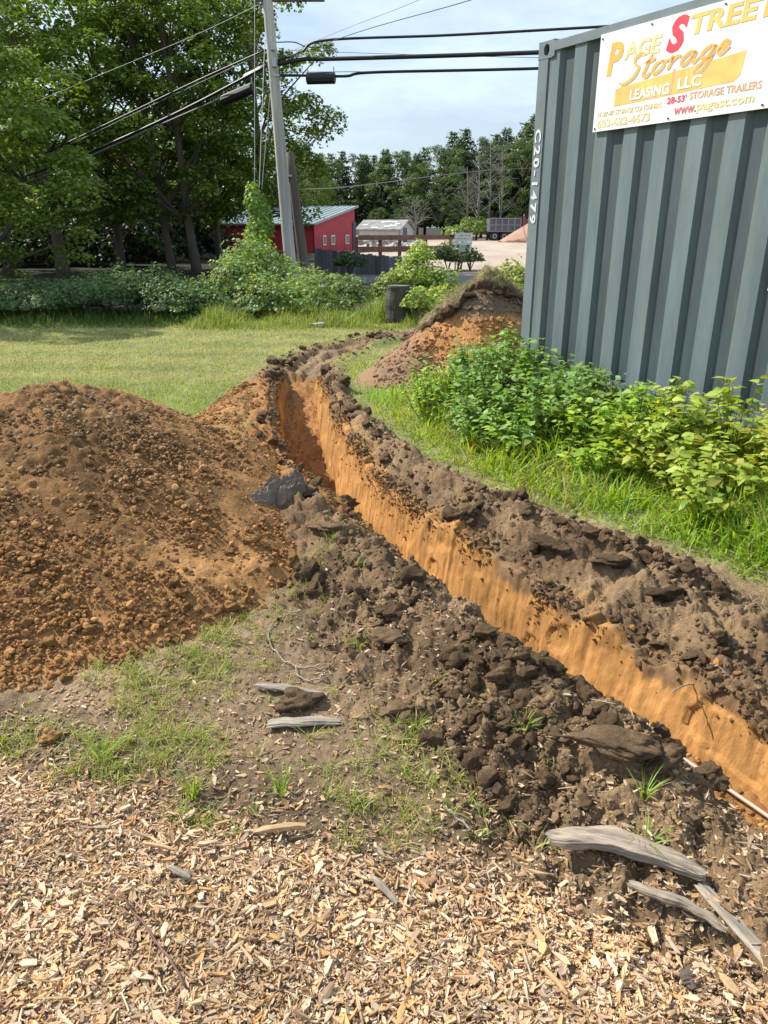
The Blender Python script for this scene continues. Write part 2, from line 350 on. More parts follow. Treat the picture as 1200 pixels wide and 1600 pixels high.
# ------------------------------------------------------------------ the ground sheet
def ground_grid():
    th = np.concatenate([np.linspace(-math.pi, -math.radians(37), 34)[:-1], np.linspace(-math.radians(37), math.radians(37), 500), np.linspace(math.radians(37), math.pi, 34)[1:]])
    r = np.concatenate([[.02], np.linspace(.2, .8, 6)[:-1], .8 * (14 / .8) ** np.linspace(0, 1, 520), 14 * (3000 / 14) ** (np.linspace(0, 1, 70)[1:])])
    T, R = np.meshgrid(th, r); X = R * np.sin(T); Y = R * np.cos(T)
    Z = ground_h(X, Y)
    u = trench_u(X, Y); far = R > 16; u = np.where(far, 9, u)
    W = halfw(Y); D = depth(Y)
    n1 = fbm(X, Y, 3, 4, 101)[..., None]; n2 = fbm(X, Y, 12, 3, 111)[..., None]
    C = DIRT * (1 + .5 * n1) * np.ones(X.shape + (1,))
    mw = mulch_w(X, Y)[..., None]; C = C * (1 - mw) + MULCH * mw
    trans = np.clip(1 - np.abs(Y - np.interp(X, MX, MY) - .12) / .25, 0, 1)[..., None]; C = C * (1 - .35 * trans * (1 - mw))
    bwc = np.interp(Y, [3, 4.5, 6, 7], [1, .76, .6, .52]); tp = (np.exp(-((np.abs(u + .08 * n1[..., 0]) - .52 * bwc) / (.45 * bwc)) ** 4) * (1 - ss(11.8, 12.6, Y)))[..., None]
    C = C * (1 - tp) + (TOPS + (TOPL - TOPS) * np.clip(.45 + 1.1 * n1, 0, 1)) * tp
    og = ((u < 0) * np.exp(-((u + W + .28) / .42) ** 4) * ss(3.5, 3.95, Y + .5 * n1[..., 0]) * (1 - ss(7.6, 8.4, Y)))[..., None]
    C = C * (1 - og) + (ORANGE_D * 1.15) * og
    og2 = ((u > 0) * (1 - ss(W + .02, W + .14 + .2 * np.clip(n1[..., 0], -1, 1), u)) * (1 - ss(7.4, 8.2, Y)))[..., None]
    C = C * (1 - og2) + ORANGE * og2
    ins = ((1 - ss(W + .0, W + .05, np.abs(u))) * (D > .08))[..., None]
    fc = (1 - ss(8.2, 9.0, Y))[..., None]; C = C * (1 - ins) + (ORANGE_D * 1.2 * fc + TOPS * (1 - fc)) * (1 + .3 * n2) * ins
    lw = lawn_w(X, Y, u)[..., None]
    C = C * (1 - lw) + LAWN * (1 + .4 * n1) * lw
    # beyond the lawn
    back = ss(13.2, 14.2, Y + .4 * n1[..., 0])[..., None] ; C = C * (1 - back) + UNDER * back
    gx = (Y > 22) & (X > -.02 * Y - .2)
    gw = (ss(22.6, 23.6, Y) * ss(-.5, .5, X + .02 * Y + (Y > 42) * (Y - 42) * .25))[..., None]
    C = C * (1 - gw) + GRAVEL * (1 + .25 * fbm(X, Y, .5, 3, 121)[..., None]) * gw
    rd = (ss(22.5, 23, Y) * (1 - ss(27.0, 27.6, Y)) * ss(-1, 0, X + 1.))[..., None]; C = C * (1 - rd) + ROAD * rd
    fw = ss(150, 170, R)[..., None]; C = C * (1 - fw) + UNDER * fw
    bh = ((Y < 0) & (R > 3))[..., None]; C = np.where(bh, LAWN, C)
    nr, ncn = X.shape
    idx = np.arange(nr * ncn).reshape(nr, ncn)
    F = np.stack([idx[:-1, :-1], idx[:-1, 1:], idx[1:, 1:], idx[1:, :-1]], -1).reshape(-1, 4)[:, ::-1]
    return np.stack([X, Y, Z], -1).reshape(-1, 3), F, C.reshape(-1, 3)
V, F, C = ground_grid()
ground = tag(mesh('ground', V, F, M['ground'], col=C, smooth=True), kind='structure')

# cut faces of the trench: upright sheets of sand standing just inside the slot
def cut_wall(side, name):
    m = catmull(CP, 40); seg = np.vstack([[0, 0], np.diff(m, axis=0)]); s = np.cumsum(np.hypot(seg[:, 0], seg[:, 1]))
    ok = (m[:, 1] > (.2 if side > 0 else 3.7)) & (m[:, 1] < 8.3); m = m[ok]; s = s[ok]
    sN = np.arange(s[0], s[-1], .011); mx_, my_ = np.interp(sN, s, m[:, 0]), np.interp(sN, s, m[:, 1])
    tx, ty = np.gradient(mx_), np.gradient(my_); l = np.hypot(tx, ty); nx, ny = ty / l, -tx / l
    K = 40; tt = np.linspace(0, 1, K)
    Wv = halfw(my_); Dv = depth(my_)
    ux = (Wv + .125) * side
    ztop = ground_h(mx_ + nx * ux * 1.03, my_ + ny * ux * 1.03, True)
    S, T = np.meshgrid(sN, tt, indexing='ij')
    zb = -Dv - .05
    Z = zb[:, None] + (ztop - zb)[:, None] * T
    off = (Wv[:, None] - .012 + .03 * T + .04 * T ** 2) + .010 * fbm(S, Z, 9, 4, 131) + .004 * fbm(S * 5, Z * .5, 9, 3, 133) + .02 * fbm(S, Z * .3, .8, 2, 137) - .006 * np.clip(np.abs(fbm(S * 5, Z * .35, 5, 2, 135)) * -6 + 1, 0, 1) + .014 * (fbm(S, Z, 4, 2, 134) > .28) * (T > .3)
    off += .05 * ss(.95, 1.0, T) + .02 * np.clip(fbm(S, Z, 9, 3, 139), 0, 1) * (T > .7)
    off -= .03 * (1 - ss(0, .1, T))
    Zl = Z - .02 * ss(.95, 1, T)
    X = mx_[:, None] + nx[:, None] * off * side; Y = my_[:, None] + ny[:, None] * off * side
    n = fbm(S, Z, 3, 4, 141)[..., None]; st = fbm(S * 6, Z, 5, 3, 143)[..., None]
    C = ORANGE * np.array([1.0, .93, .85]) * (1 + .35 * fbm(S, Z * 2.5, 1.3, 3, 147)[..., None]) * (1 + .22 * n + .22 * st)
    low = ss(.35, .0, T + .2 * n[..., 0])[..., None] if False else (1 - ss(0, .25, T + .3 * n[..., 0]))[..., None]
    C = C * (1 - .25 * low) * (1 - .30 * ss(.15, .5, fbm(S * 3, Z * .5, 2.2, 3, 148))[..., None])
    th_ = np.interp(my_, [1.5, 3.0, 4.0], [.74, .84, .92])[:, None]; dk = ss(th_, th_ + .08, T + .26 * n[..., 0] + .12 * st[..., 0])[..., None] * (.85 if side > 0 else .8)
    C = C * (1 - dk) + TOPS * 1.3 * dk
    a, b = X.shape; idx = np.arange(a * b).reshape(a, b)
    F = np.stack([idx[:-1, :-1], idx[:-1, 1:], idx[1:, 1:], idx[1:, :-1]], -1).reshape(-1, 4)
    WALLS.append((X, Y, Zl, T, C))
    return tag(mesh(name, np.stack([X, Y, Zl], -1).reshape(-1, 3), F, M['wall'], col=C.reshape(-1, 3), smooth=True), kind='structure')
WALLS = []
cut_wall(1, 'trench_wall'); cut_wall(-1, 'trench_wall')

# ------------------------------------------------------------------ soil piles
def pile(name, fn, x0, x1, y0, y1, step, colfn, label):
    nx, ny = int((x1 - x0) / step), int((y1 - y0) / step)
    X, Y = np.meshgrid(np.linspace(x0, x1, nx), np.linspace(y0, y1, ny))
    H = fn(X, Y); g = ground_h(X, Y, False)
    wv_ = np.clip(.6 + 1.6 * fbm(X, Y, 1.7, 3, 155), .15, 1.3); lump = .03 * fbm(X, Y, 4, 4, 151) + .030 * wv_ * (billow(X + .03 * fbm(X, Y, 9, 2, 156), Y, 24, 3, 153, ) - .5)
    Zt = H - .03 + ss(.03, .15, H) * lump * 1.0
    ok = H > .004
    idx = -np.ones(X.shape, int); idx[ok] = np.arange(ok.sum())
    q = ok[:-1, :-1] & ok[:-1, 1:] & ok[1:, 1:] & ok[1:, :-1]
    F = np.stack([idx[:-1, :-1][q], idx[:-1, 1:][q], idx[1:, 1:][q], idx[1:, :-1][q]], -1)
    C = colfn(X, Y, H)[ok]
    cx, cy = (x0 + x1) / 2, (y0 + y1) / 2
    e = empty(name, (cx, cy, 0), label, 'soil pile')
    mesh('loose_soil', np.stack([X[ok] - cx, Y[ok] - cy, Zt[ok]], -1), F, M['soil'], col=C, parent=e, smooth=True)
    return e
def colA(X, Y, H):
    n = fbm(X, Y, 1.3, 4, 161)[..., None]; n2 = fbm(X, Y, 9, 3, 163)[..., None]
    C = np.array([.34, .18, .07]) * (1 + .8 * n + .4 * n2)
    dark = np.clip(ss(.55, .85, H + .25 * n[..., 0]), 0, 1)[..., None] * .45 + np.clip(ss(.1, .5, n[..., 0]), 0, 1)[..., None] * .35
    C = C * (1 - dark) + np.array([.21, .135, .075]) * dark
    yl = (ss(4.2, 5.0, Y) * ss(-1.6, -1.1, X))[..., None] * .6
    return C * (1 - yl) + np.array([.42, .26, .10]) * yl
def colB(X, Y, H):
    n = fbm(X, Y, 2.2, 4, 171)[..., None]
    C = np.array([.44, .22, .085]) * (1 + .3 * n)
    lf = (1 - ss(.25, .75, X + .25 * n[..., 0]))[..., None]; tp = ss(.62, .75, H + .1 * n[..., 0])[..., None]
    k = np.clip(lf * .8 + tp, 0, 1)
    return C * (1 - k) + np.array([.20, .135, .09]) * (1 + .3 * n) * k
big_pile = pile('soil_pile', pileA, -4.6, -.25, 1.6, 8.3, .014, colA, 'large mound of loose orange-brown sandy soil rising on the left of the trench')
rear_pile = pile('soil_pile', pileB, -.6, 2.9, 6.8, 10.3, .022, colB, 'smaller orange soil heap capped with dark turf behind the bright grass beside the container')

# sod thrown on top of the rear pile: a thick folded mat with a ragged overhanging front
def sod():
    X, Y = np.meshgrid(np.linspace(.15, 2.3, 210), np.linspace(8.0, 9.9, 180))
    n = fbm(X, Y, 3.2, 4, 181); nf = fbm(X, Y, 14, 3, 182)
    front = np.interp(X, [.2, .55, .8, 1.0, 1.25, 1.6, 2.2], [8.50, 8.42, 8.36, 8.55, 8.50, 8.66, 8.8])
    edge = Y - front + .10 * n + .03 * nf
    m = ss(0, .055, edge) * ss(.30, .46, pileB(X, Y) + .16 * n + .05 * nf) * (1 - ss(1.9, 2.2, X + .2 * n))
    Z = pileB(X, Y) - .06 + m * (.085 + .10 * n + .06 * (billow(X, Y, 7, 3, 183) - .5) + .03 * nf)
    sh = np.sin(np.clip(m, 0, 1) * math.pi) * .04 + ss(.6, 1, m) * (1 - ss(.06, .25, edge)) * .04
    Yd = Y - sh
    C = np.array([.20, .165, .095]) * (1 + .5 * fbm(X, Y, 11, 3, 185))[..., None]
    br = (ss(-.05, .2, fbm(X, Y, 3, 3, 187)))[..., None] * .8; C = C * (1 - br) + np.array([.17, .115, .075]) * br
    dk = (1 - ss(.88, 1.0, m))[..., None]; C = C * (1 - dk) + np.array([.085, .052, .036]) * (1 + .8 * nf[..., None]) * dk  # brown soil edge, darkened in colour for the shaded cavity below the mat
    a, b = X.shape; idx = np.arange(a * b).reshape(a, b)
    q = (m[:-1, :-1] > .001) | (m[1:, 1:] > .001)
    F = np.stack([idx[:-1, :-1], idx[:-1, 1:], idx[1:, 1:], idx[1:, :-1]], -1)[q]
    L3 = np.array(rear_pile.location)
    mesh('turf_mat', np.stack([X, Yd, Z], -1).reshape(-1, 3) - L3, F, M['soil'], col=C.reshape(-1, 3), parent=rear_pile, smooth=True)
    ok = np.argwhere(m > .9); pk = ok[rng.integers(0, len(ok), 5200)]; xs, ys, zs = X[pk[:, 0], pk[:, 1]], Yd[pk[:, 0], pk[:, 1]], Z[pk[:, 0], pk[:, 1]]; k = len(xs)
    V, F, Cc = blades(xs + rng.normal(0, .01, k), ys + rng.normal(0, .01, k), zs - .01, rng.uniform(.03, .10, k), rng.uniform(.004, .008, k), rng.uniform(.6, 2.2, k), rng.uniform(0, 6.28, k), gcol(k, (.19, .22, .08), .3, .55, (.36, .31, .18)), 2)
    tag(mesh('turf_grass', V - L3, F, M['grass'], col=Cc, parent=rear_pile), kind='stuff')
    ed = np.argwhere((m > .3) & (m < .7)); pk = ed[rng.integers(0, len(ed), 46)]
    lumps('soil_lump', rear_pile, [(X[a_, b_], Yd[a_, b_] - .02, Z[a_, b_] - .03) for a_, b_ in pk], rng.uniform(.04, .11, 46), TOPS * .95, 'turf')
    x = rng.uniform(-.1, 2.2, 5200); y = rng.uniform(7.2, 9.3, 5200); h = pileB(x, y); kk = (h > .02); x, y, h = x[kk], y[kk], h[kk]
    sz = np.clip(rng.lognormal(-4.3, .5, len(x)), .006, .05); c = colB(x, y, h) * rng.uniform(.6, 1.3, (len(x), 1))
    V, F, Cc = scatter_rocks(np.stack([x, y, h - .03 + sz * .25], -1), sz, c); tag(mesh('soil_crumbs', V - L3, F, M['soil'], col=Cc, parent=rear_pile), kind='stuff')

# ------------------------------------------------------------------ clods and chips
def ico(sub):
    import bmesh
    bm = bmesh.new(); bmesh.ops.create_icosphere(bm, subdivisions=sub, radius=1)
    V = np.array([v.co for v in bm.verts]); F = np.array([[v.index for v in f.verts] for f in bm.faces]); bm.free(); return V, F
def rock(sub, amp, sd, cuts=5):
    V, F = ico(sub); r = np.random.default_rng(sd)
    for k in range(cuts):                    # chop by random planes: angular faces
        n = rvec(1, r)[0]; d = r.uniform(.45, .8); t = V @ n; V = V - np.clip(t - d, 0, None)[:, None] * n
    V = V * (1 + amp * (fbm(V[:, 0] + sd, V[:, 1] + V[:, 2] * 1.7, 1.9, 3, sd))[:, None])
    V *= np.array([1, r.uniform(.7, 1), r.uniform(.55, .85)]); return V, F
R1 = [rock(1, .45, 200 + i) for i in range(8)]
def rough(vf, a, sd):
    v, f = vf; n = v / (np.linalg.norm(v, axis=1)[:, None] + 1e-9)
    d = a * (billow(v[:, 0] * 2 + v[:, 2] * 1.3, v[:, 1] * 2 - v[:, 2], 1.6, 4, sd) - .6) + a * .6 * (billow(v[:, 0] * 6 + v[:, 2] * 4, v[:, 1] * 6 - v[:, 2] * 3, 1.6, 2, sd + 5) - .5)
    return v + n * d[:, None], f
R2 = [rough(rock(3, .5, 230 + i, 7), .16, i) for i in range(8)]
R3 = [rough(rock(4, .5, 260 + i, 9), .12, 40 + i) for i in range(8)]
def scatter_rocks(P, S, C, protos=R1):
    n = len(P); which = rng.integers(0, len(protos), n); bs = []
    R = frame(rvec(n) * .6 + np.array([0, 0, 1.]), rng.uniform(0, 6.28, n))
    for k, (pv, pf) in enumerate(protos):
        i = which == k
        if i.any(): bs.append(batch(pv, pf, P[i], R[i], S[i], C[i]))
    return join(bs)
def samp(n, f, box, hmin=None):
    x = rng.uniform(box[0], box[1], n); y = rng.uniform(box[2], box[3], n); k = f(x, y) > rng.uniform(0, 1, n); return x[k], y[k]
def inview(x, y, m=1.0): return (np.abs(x) < .56 * y + .35 * m) & (y > .75)
def persp(n, f, y0, y1):                     # more points close to the viewer where they can be seen
    y = y0 * (y1 / y0) ** rng.uniform(0, 1, n); x = rng.uniform(-1, 1, n) * (.56 * y + .3); k = f(x, y) > rng.uniform(0, 1, n); return x[k], y[k]
# orange crumbs on the big pile
def dA(x, y): return (pileA(x, y) > .02) * np.clip(.75 + 1.3 * fbm(x, y, 2, 3, 191), .35, 1)
x, y = persp(92000, dA, 1.9, 8.4)
h = pileA(x, y); sz = np.clip(rng.lognormal(-4.95, .50, len(x)), .003, .028) * np.interp(y, [2, 5, 8], [1, 1.15, 2.2])
up_ = ss(.2, .7, h)[:, None]; C = (np.array([.35, .18, .068]) * (1 - up_) + np.array([.26, .17, .09]) * up_) * rng.uniform(.5, 1.45, (len(x), 1)) * (1 + .25 * fbm(x, y, 2, 3, 193)[:, None]); P = np.stack([x, y, h - .03 + sz * .2 + .004], -1)
V, F, Cc = scatter_rocks(P, sz, C, [rock(1, .3, 300 + i, 4) for i in range(6)])
tag(mesh('soil_crumbs', V - np.array(big_pile.location), F, M['soil'], col=Cc, parent=big_pile, smooth=False), kind='stuff')
# larger lumps at its toe, one by one
pr = [(v, f) for v, f in R2]
protome = {}
def rock_me(k, protos, colr, tagname):
    key = (k, tagname)
    if key not in protome:
        v, f = protos[k]; o = mesh('tmp', v, f, M['soil'], col=np.tile(colr, (len(v), 1)) * (1 + .3 * fbm(v[:, 0], v[:, 1] + v[:, 2], 2, 3, k)[:, None]), smooth=True); protome[key] = o.data; bpy.data.objects.remove(o)
    return protome[key]
def lumps(name, parent, pts, sizes, colr, tg, sink=.3):
    for (px_, py_, pz_), s in zip(pts, sizes):
        o = mesh(name, None, None, None, parent=parent, shared=rock_me(int(rng.integers(0, 8)), R2, colr, tg))
        o.location = Vector((px_, py_, pz_ + s * sink)) - (parent.location if parent else Vector((0, 0, 0))); o.rotation_euler = (rng.uniform(-.5, .5), rng.uniform(-.5, .5), rng.uniform(0, 6.28)); o.scale = (s, s * rng.uniform(.8, 1.1), s * rng.uniform(.7, 1.1))
hx = []
while len(hx) < 110:
    a, b = rng.uniform(-2.2, -.3), rng.uniform(1.9, 4.6); hh = float(pileA(np.array(a), np.array(b)))
    if .01 < hh < .22 and abs(a) < .55 * b + .1 and rng.uniform() < 1.2 - hh * 4.5: hx.append((a, b, hh - .03))
lumps('soil_lump', big_pile, hx, rng.uniform(.013, .036, 110), ORANGE * .95, 'orange')
# dark crumbs and clods along the trench
def dT(x, y):
    u = trench_u(x, y); W = halfw(y)
    bwc = np.interp(y, [3, 4.5, 6, 7], [1, .74, .6, .5]); e = np.exp(-((np.abs(u) - .50 * bwc) / (.40 * bwc)) ** 4) * (np.abs(u) > W + .09)
    lft = (u < 0) * ss(1.3, 2.0, y) * (1 - ss(2.9, 3.8, y)) * (u > -.80) * .55
    return np.clip(np.maximum(e, lft), 0, 1) * np.clip(.6 + 1.4 * fbm(x, y, 3, 3, 195), .15, 1) * (pileA(x, y) < .07) * (1 - ss(11.8, 12.4, y))
x, y = persp(85000, dT, 1.5, 12)
sz = np.clip(rng.lognormal(-4.85, .55, len(x)), .003, .036) * np.interp(y, [1.5, 5, 12], [.85, 1.1, 2.3])
n = fbm(x, y, 3, 4, 101)[:, None]
C = (TOPS + (TOPL - TOPS) * np.clip(.45 + 1.1 * n, 0, 1)) * rng.uniform(.45, 1.35, (len(x), 1))
u = trench_u(x, y); og = ((u < 0) & (y > 3.7) & (rng.uniform(size=len(x)) < .75) & (y < 8.5)) | ((np.abs(u) < .32) & (rng.uniform(size=len(x)) < .35) & (y < 8)); C[og] = ORANGE_D * rng.uniform(.8, 1.4, (og.sum(), 1))
P = np.stack([x, y, ground_h(x, y) + sz * .25], -1)
V, F, Cc = scatter_rocks(P, sz, C)
tag(mesh('dirt_crumbs', V, F, M['soil'], col=Cc, parent=ground), kind='stuff')
x, y = persp(60000, lambda x, y: (np.abs(trench_u(x, y)) < halfw(y) - .02) * (depth(y) > .1) * .8, 1.5, 9.2)
x, y = x[:1500], y[:1500]; sz = rng.uniform(.004, .02, len(x)); P = np.stack([x, y, ground_h(x, y) + sz * .2], -1)
V, F, Cc = scatter_rocks(P, sz, ORANGE * rng.uniform(.6, 1.2, (len(x), 1))); tag(mesh('sand_crumbs', V, F, M['soil'], col=Cc, parent=ground), kind='stuff')
for (X, Y, Zl, T, C), cnt in zip(WALLS, (5200, 2500)):   # crumbs sticking to the cut, most of them near its lip
    i = rng.integers(0, X.shape[0], cnt * 3); j = (X.shape[1] - 1 - (rng.exponential(.08, cnt * 3) * X.shape[1]).astype(int)); k = j > 3; i, j = i[k], j[k]
    k = rng.uniform(size=len(i)) < np.clip(.5 + 1.8 * fbm(X[i, j], Y[i, j], 3, 3, 221), .05, 1); i, j = i[k], j[k]
    sz = np.clip(rng.lognormal(-4.95, .55, len(i)), .003, .026) * np.interp(T[i, j], [0, .7, 1], [.6, .8, 1.15]); P = np.stack([X[i, j], Y[i, j], Zl[i, j] + sz * .2], -1)
    cc = C[i, j] * rng.uniform(.6, 1.15, (len(i), 1)); m_ = (T[i, j] > .88) & (rng.uniform(size=len(i)) < .7); cc[m_] = TOPS * rng.uniform(.8, 1.6, (m_.sum(), 1))
    V, F, Cc = scatter_rocks(P, sz, cc); tag(mesh('wall_crumbs', V, F, M['soil'], col=Cc, parent=ground), kind='stuff')
cl = []
while len(cl) < 210:
    b = 1.6 * (11.5 / 1.6) ** rng.uniform(); a = rng.uniform(-.55, .55) * b
    if float(dT(np.array([a]), np.array([b]))[0]) > rng.uniform(.2, 1): cl.append((a, b, float(ground_h(a, b))))
lumps('soil_lump', ground, cl, rng.uniform(.022, .055, 210) * np.interp([c[1] for c in cl], [1.5, 4, 11], [.8, 1.1, 1.9]), TOPS * 1.35, 'dark')

# wood chip mulch
def chip_proto(sd):
    r = np.random.default_rng(sd); w_ = r.uniform(.22, .62); t = r.uniform(.07, .17)
    k = 5; xs = np.array([-.5, -.12, .5, .42, -.38]) + r.uniform(-.12, .12, k); ys = np.array([-.1, -.5, -.35, .4, .5]) * w_ * r.uniform(.45, 1.2, k)
    if r.uniform() < .4: ys[2] = ys[3] * .3
    bend = r.uniform(-.15, .25); zc = bend * xs ** 2 + r.uniform(-.05, .05, k)
    V = np.vstack([np.column_stack([xs, ys, zc - t / 2]), np.column_stack([xs + r.uniform(-.06, .06, k), ys * r.uniform(.7, 1.0), zc + t / 2 + r.uniform(-.03, .03, k)])])
    F = [(5, 6, 7), (5, 7, 8), (5, 8, 9)]
    for i in range(k): j = (i + 1) % k; F += [(i, j, k + j), (i, k + j, k + i)]
    return V, np.array(F)
CH = [chip_proto(400 + i) for i in range(14)]
PAL = np.array([(.50, .36, .235), (.45, .30, .18), (.54, .42, .31), (.40, .27, .18), (.36, .22, .13), (.58, .49, .39), (.32, .23, .175), (.47, .28, .13), (.42, .32, .26), (.50, .35, .26)]) * np.array([1.04, .99, .84])
def chips(x, y, sz, colr, lift, protos=CH, tilt=.42):
    n = len(x); which = rng.integers(0, len(protos), n); bs = []
    R = frame(rng.normal(size=(n, 3)) * np.array([tilt, tilt, 0]) * .5 + np.array([0, 0, 1.]), rng.uniform(0, 6.28, n))
    P = np.stack([x, y, ground_h(x, y) + lift], -1)
    for k, (pv, pf) in enumerate(protos):
        i = which == k; bs.append(batch(pv, pf, P[i], R[i], sz[i], colr[i]))
    return join(bs)
def dM(x, y): return mulch_w(x, y) * 1.0
x, y = persp(74000, dM, .8, 2.0); n = len(x)
sz = np.clip(rng.lognormal(-4.50, .50, n), .004, .045)
patch = fbm(x, y, 4, 3, 197)
colr = PAL[rng.integers(0, len(PAL), n)] * rng.uniform(.72, 1.34, (n, 1)) * (1 + .4 * patch)[:, None]
V, F, Cc = chips(x, y, sz, colr, rng.uniform(0, .014, n))
tag(mesh('wood_chips', V, F, M['chip'], col=Cc, parent=ground), kind='stuff')
# thinner, darker, older chips over the bare soil
def dO(x, y):
    b = np.interp(x, MX, MY); d = y - b
    return (1 - mulch_w(x, y)) * (np.exp(-np.clip(d, 0, 9) * 1.9) * .75 + .25) * (trench_u(x, y) < -.22) * (pileA(x, y) < .01) * (.6 + .8 * fbm(x, y, 2, 2, 199))
x, y = persp(56000, dO, 1.2, 4.5); n = len(x)
sz = np.clip(rng.lognormal(-4.35, .42, n), .005, .03)
colr = (PAL * .82)[rng.integers(0, len(PAL), n)] * rng.uniform(.5, 1.35, (n, 1)); pl = rng.uniform(size=n) < .07; colr[pl] = PAL[2] * .9
V, F, Cc = chips(x, y, sz, colr, rng.uniform(0, .006, n)); tag(mesh('old_wood_chips', V, F, M['chip'], col=Cc, parent=ground), kind='stuff')
chip_me = []
for k in range(14):
    for c in (0, 2, 3, 5, 6, 7):
        v, f = CH[k]; o = mesh('tmp', v, f, M['chip'], col=np.tile(PAL[c] * 1.0, (10, 1))); chip_me.append(o.data); bpy.data.objects.remove(o)
for i in range(200):
    b = 1.0 * 1.75 ** rng.uniform(); a = rng.uniform(-.55, .55) * b
    if mulch_w(np.array(a), np.array(b)) < .3 and rng.uniform() < .8: continue
    o = mesh('wood_chip', None, None, None, parent=ground, shared=chip_me[int(rng.integers(len(chip_me)))])
    s = rng.uniform(.024, .048); o.location = (a, b, float(ground_h(a, b)) + .014); o.rotation_euler = (rng.normal() * .18, rng.normal() * .18, rng.uniform(0, 6.28)); o.scale = (s * 1.1, s * rng.uniform(.5, .9), s * .7)
# splinters and bark strings
x, y = persp(1500, lambda x, y: np.maximum(dM(x, y), dO(x, y) * .8), .9, 3.5); n = len(x)
sp = rng.uniform(.02, .075, n); colr = PAL[rng.integers(0, len(PAL), n)] * rng.uniform(.5, 1.05, (n, 1))
S3 = np.stack([sp, sp * 0 + .009, sp * 0 + .012], -1)
V, F, Cc = chips(x, y, S3, colr, rng.uniform(.006, .018, n), tilt=.25); tag(mesh('wood_splinters', V, F, M['chip'], col=Cc, parent=ground), kind='stuff')

# ------------------------------------------------------------------ grass
def blades(x, y, z, H, Wd, lean, ang, colr, seg=2):
    n = len(x); ts = np.linspace(0, 1, seg + 1); V = np.zeros((n, 2 * seg + 1, 3))
    ca, sa = np.cos(ang), np.sin(ang); spin = ang + math.pi / 2 + rng.uniform(-.9, .9, n); cs, sn = np.cos(spin), np.sin(spin)
    for k, t in enumerate(ts):
        off = lean * H * t ** 1.8; zz = z + H * t * (1 - .28 * np.clip(lean, 0, 1.6) * t)
        cx, cy = x + ca * off, y + sa * off
        if k < seg:
            wd = Wd * (1 - .55 * t) * .5
            V[:, 2 * k] = np.stack([cx - cs * wd, cy - sn * wd, zz], -1); V[:, 2 * k + 1] = np.stack([cx + cs * wd, cy + sn * wd, zz], -1)
        else: V[:, 2 * k] = np.stack([cx, cy, zz], -1)
    f = []
    for k in range(seg - 1): f += [(2 * k, 2 * k + 1, 2 * k + 3), (2 * k, 2 * k + 3, 2 * k + 2)]
    f.append((2 * seg - 2, 2 * seg - 1, 2 * seg)); f = np.array(f)
    F = (f[None] + (np.arange(n) * (2 * seg + 1))[:, None, None]).reshape(-1, 3)
    return V.reshape(-1, 3), F, np.repeat(colr, 2 * seg + 1, 0)
def gcol(n, base, var=.3, dry=.15, drycol=(.42, .36, .16)):
    c = np.array(base) * rng.uniform(1 - var, 1 + var, (n, 1)) * np.array([1, 1, 1]); c[:, 0] *= rng.uniform(.8, 1.25, n)
    d = rng.uniform(size=n) < dry; c[d] = np.array(drycol) * rng.uniform(.7, 1.1, (d.sum(), 1)); return c
# mown lawn
def dL(x, y):
    u = trench_u(x, y); l = lawn_w(x, y, u); return l * ((u < 0) | (y > 8.5)) * (pileA(x, y) < .02) * (pileB(x, y) < .03) * (y < 14.0)
x, y = persp(130000, dL, 4.8, 14.2); n = len(x)
str_ = .5 + .62 * np.sin(y * 6.5 + x * .5 + .8 * fbm(x, y, .8, 2, 201)); near = 1 - ss(6.8, 8.6, y + .3 * fbm(x, y, 1, 2, 203))
dryp = np.clip(.62 * str_ * (1 - near) + .22 + .5 * fbm(x, y, 1.5, 3, 205) * (1 - near) + .15 * (1 - near), .04, .85) * (1 - .75 * near)
C = np.array([.20, .275, .055]) * rng.uniform(.6, 1.35, (n, 1)) * (1 + .3 * near)[:, None]; d = rng.uniform(size=n) < dryp; C[d] = np.array([.50, .45, .21]) * rng.uniform(.7, 1.15, (d.sum(), 1))
H = rng.uniform(.025, .06, n) * (1 + .5 * near); V, F, Cc = blades(x, y, ground_h(x, y, False) - .004, H, .005 * y / 7, rng.uniform(.2, 1.6, n), rng.uniform(0, 6.28, n), C, 2)
tag(mesh('lawn_grass', V, F, M['grass'], col=Cc), 'short mown lawn grass, green with pale dry stripes', 'grass', kind='stuff')
# bright tall grass between the trench and the container
CO = np.array([1.202, 6.641]); CT = np.array([math.cos(-1.03441), math.sin(-1.03441)]); CN = np.array([CT[1], -CT[0]])   # CN points out of the container's face
def dface(x, y): return (x - CO[0]) * CN[0] + (y - CO[1]) * CN[1]
def dR(x, y):
    u = trench_u(x, y); return lawn_w(x, y, u) * (u > .42) * (dface(x, y) > -.05) * (pileB(x, y) < .05) * (y < 9.5) * np.clip(.75 + fbm(x, y, 3, 3, 207), .1, 1)
x, y = persp(62000, dR, 2.6, 9.5); n = len(x); u = trench_u(x, y)
gb = np.interp(y, [2, 3.4, 4.4, 5.5, 7, 8], [1.12, 1.0, .78, .66, .48, .42])
tall = ss(gb + .05, gb + .40, u) * (1 - ss(6.9, 7.7, y)) * np.clip(.75 + 1.1 * fbm(x, y, 2.2, 2, 209), .2, 1.2)
H = rng.uniform(.05, .10, n) + tall * rng.uniform(.04, .20, n)
near = 1 - ss(3.2, 4.3, y + .4 * fbm(x, y, 2, 2, 210)) ; C = gcol(n, (.27, .40, .04), .3, .07, (.45, .40, .16)); C[:, 0] *= (1 + .3 * fbm(x, y, 1.4, 2, 211))
e = 1 - ss(gb + .02, gb + .2, u); d = rng.uniform(size=n) < e * .55; C[d] = np.array([.45, .37, .21]) * rng.uniform(.6, 1.1, (d.sum(), 1)); H = H * (1 - .45 * e)
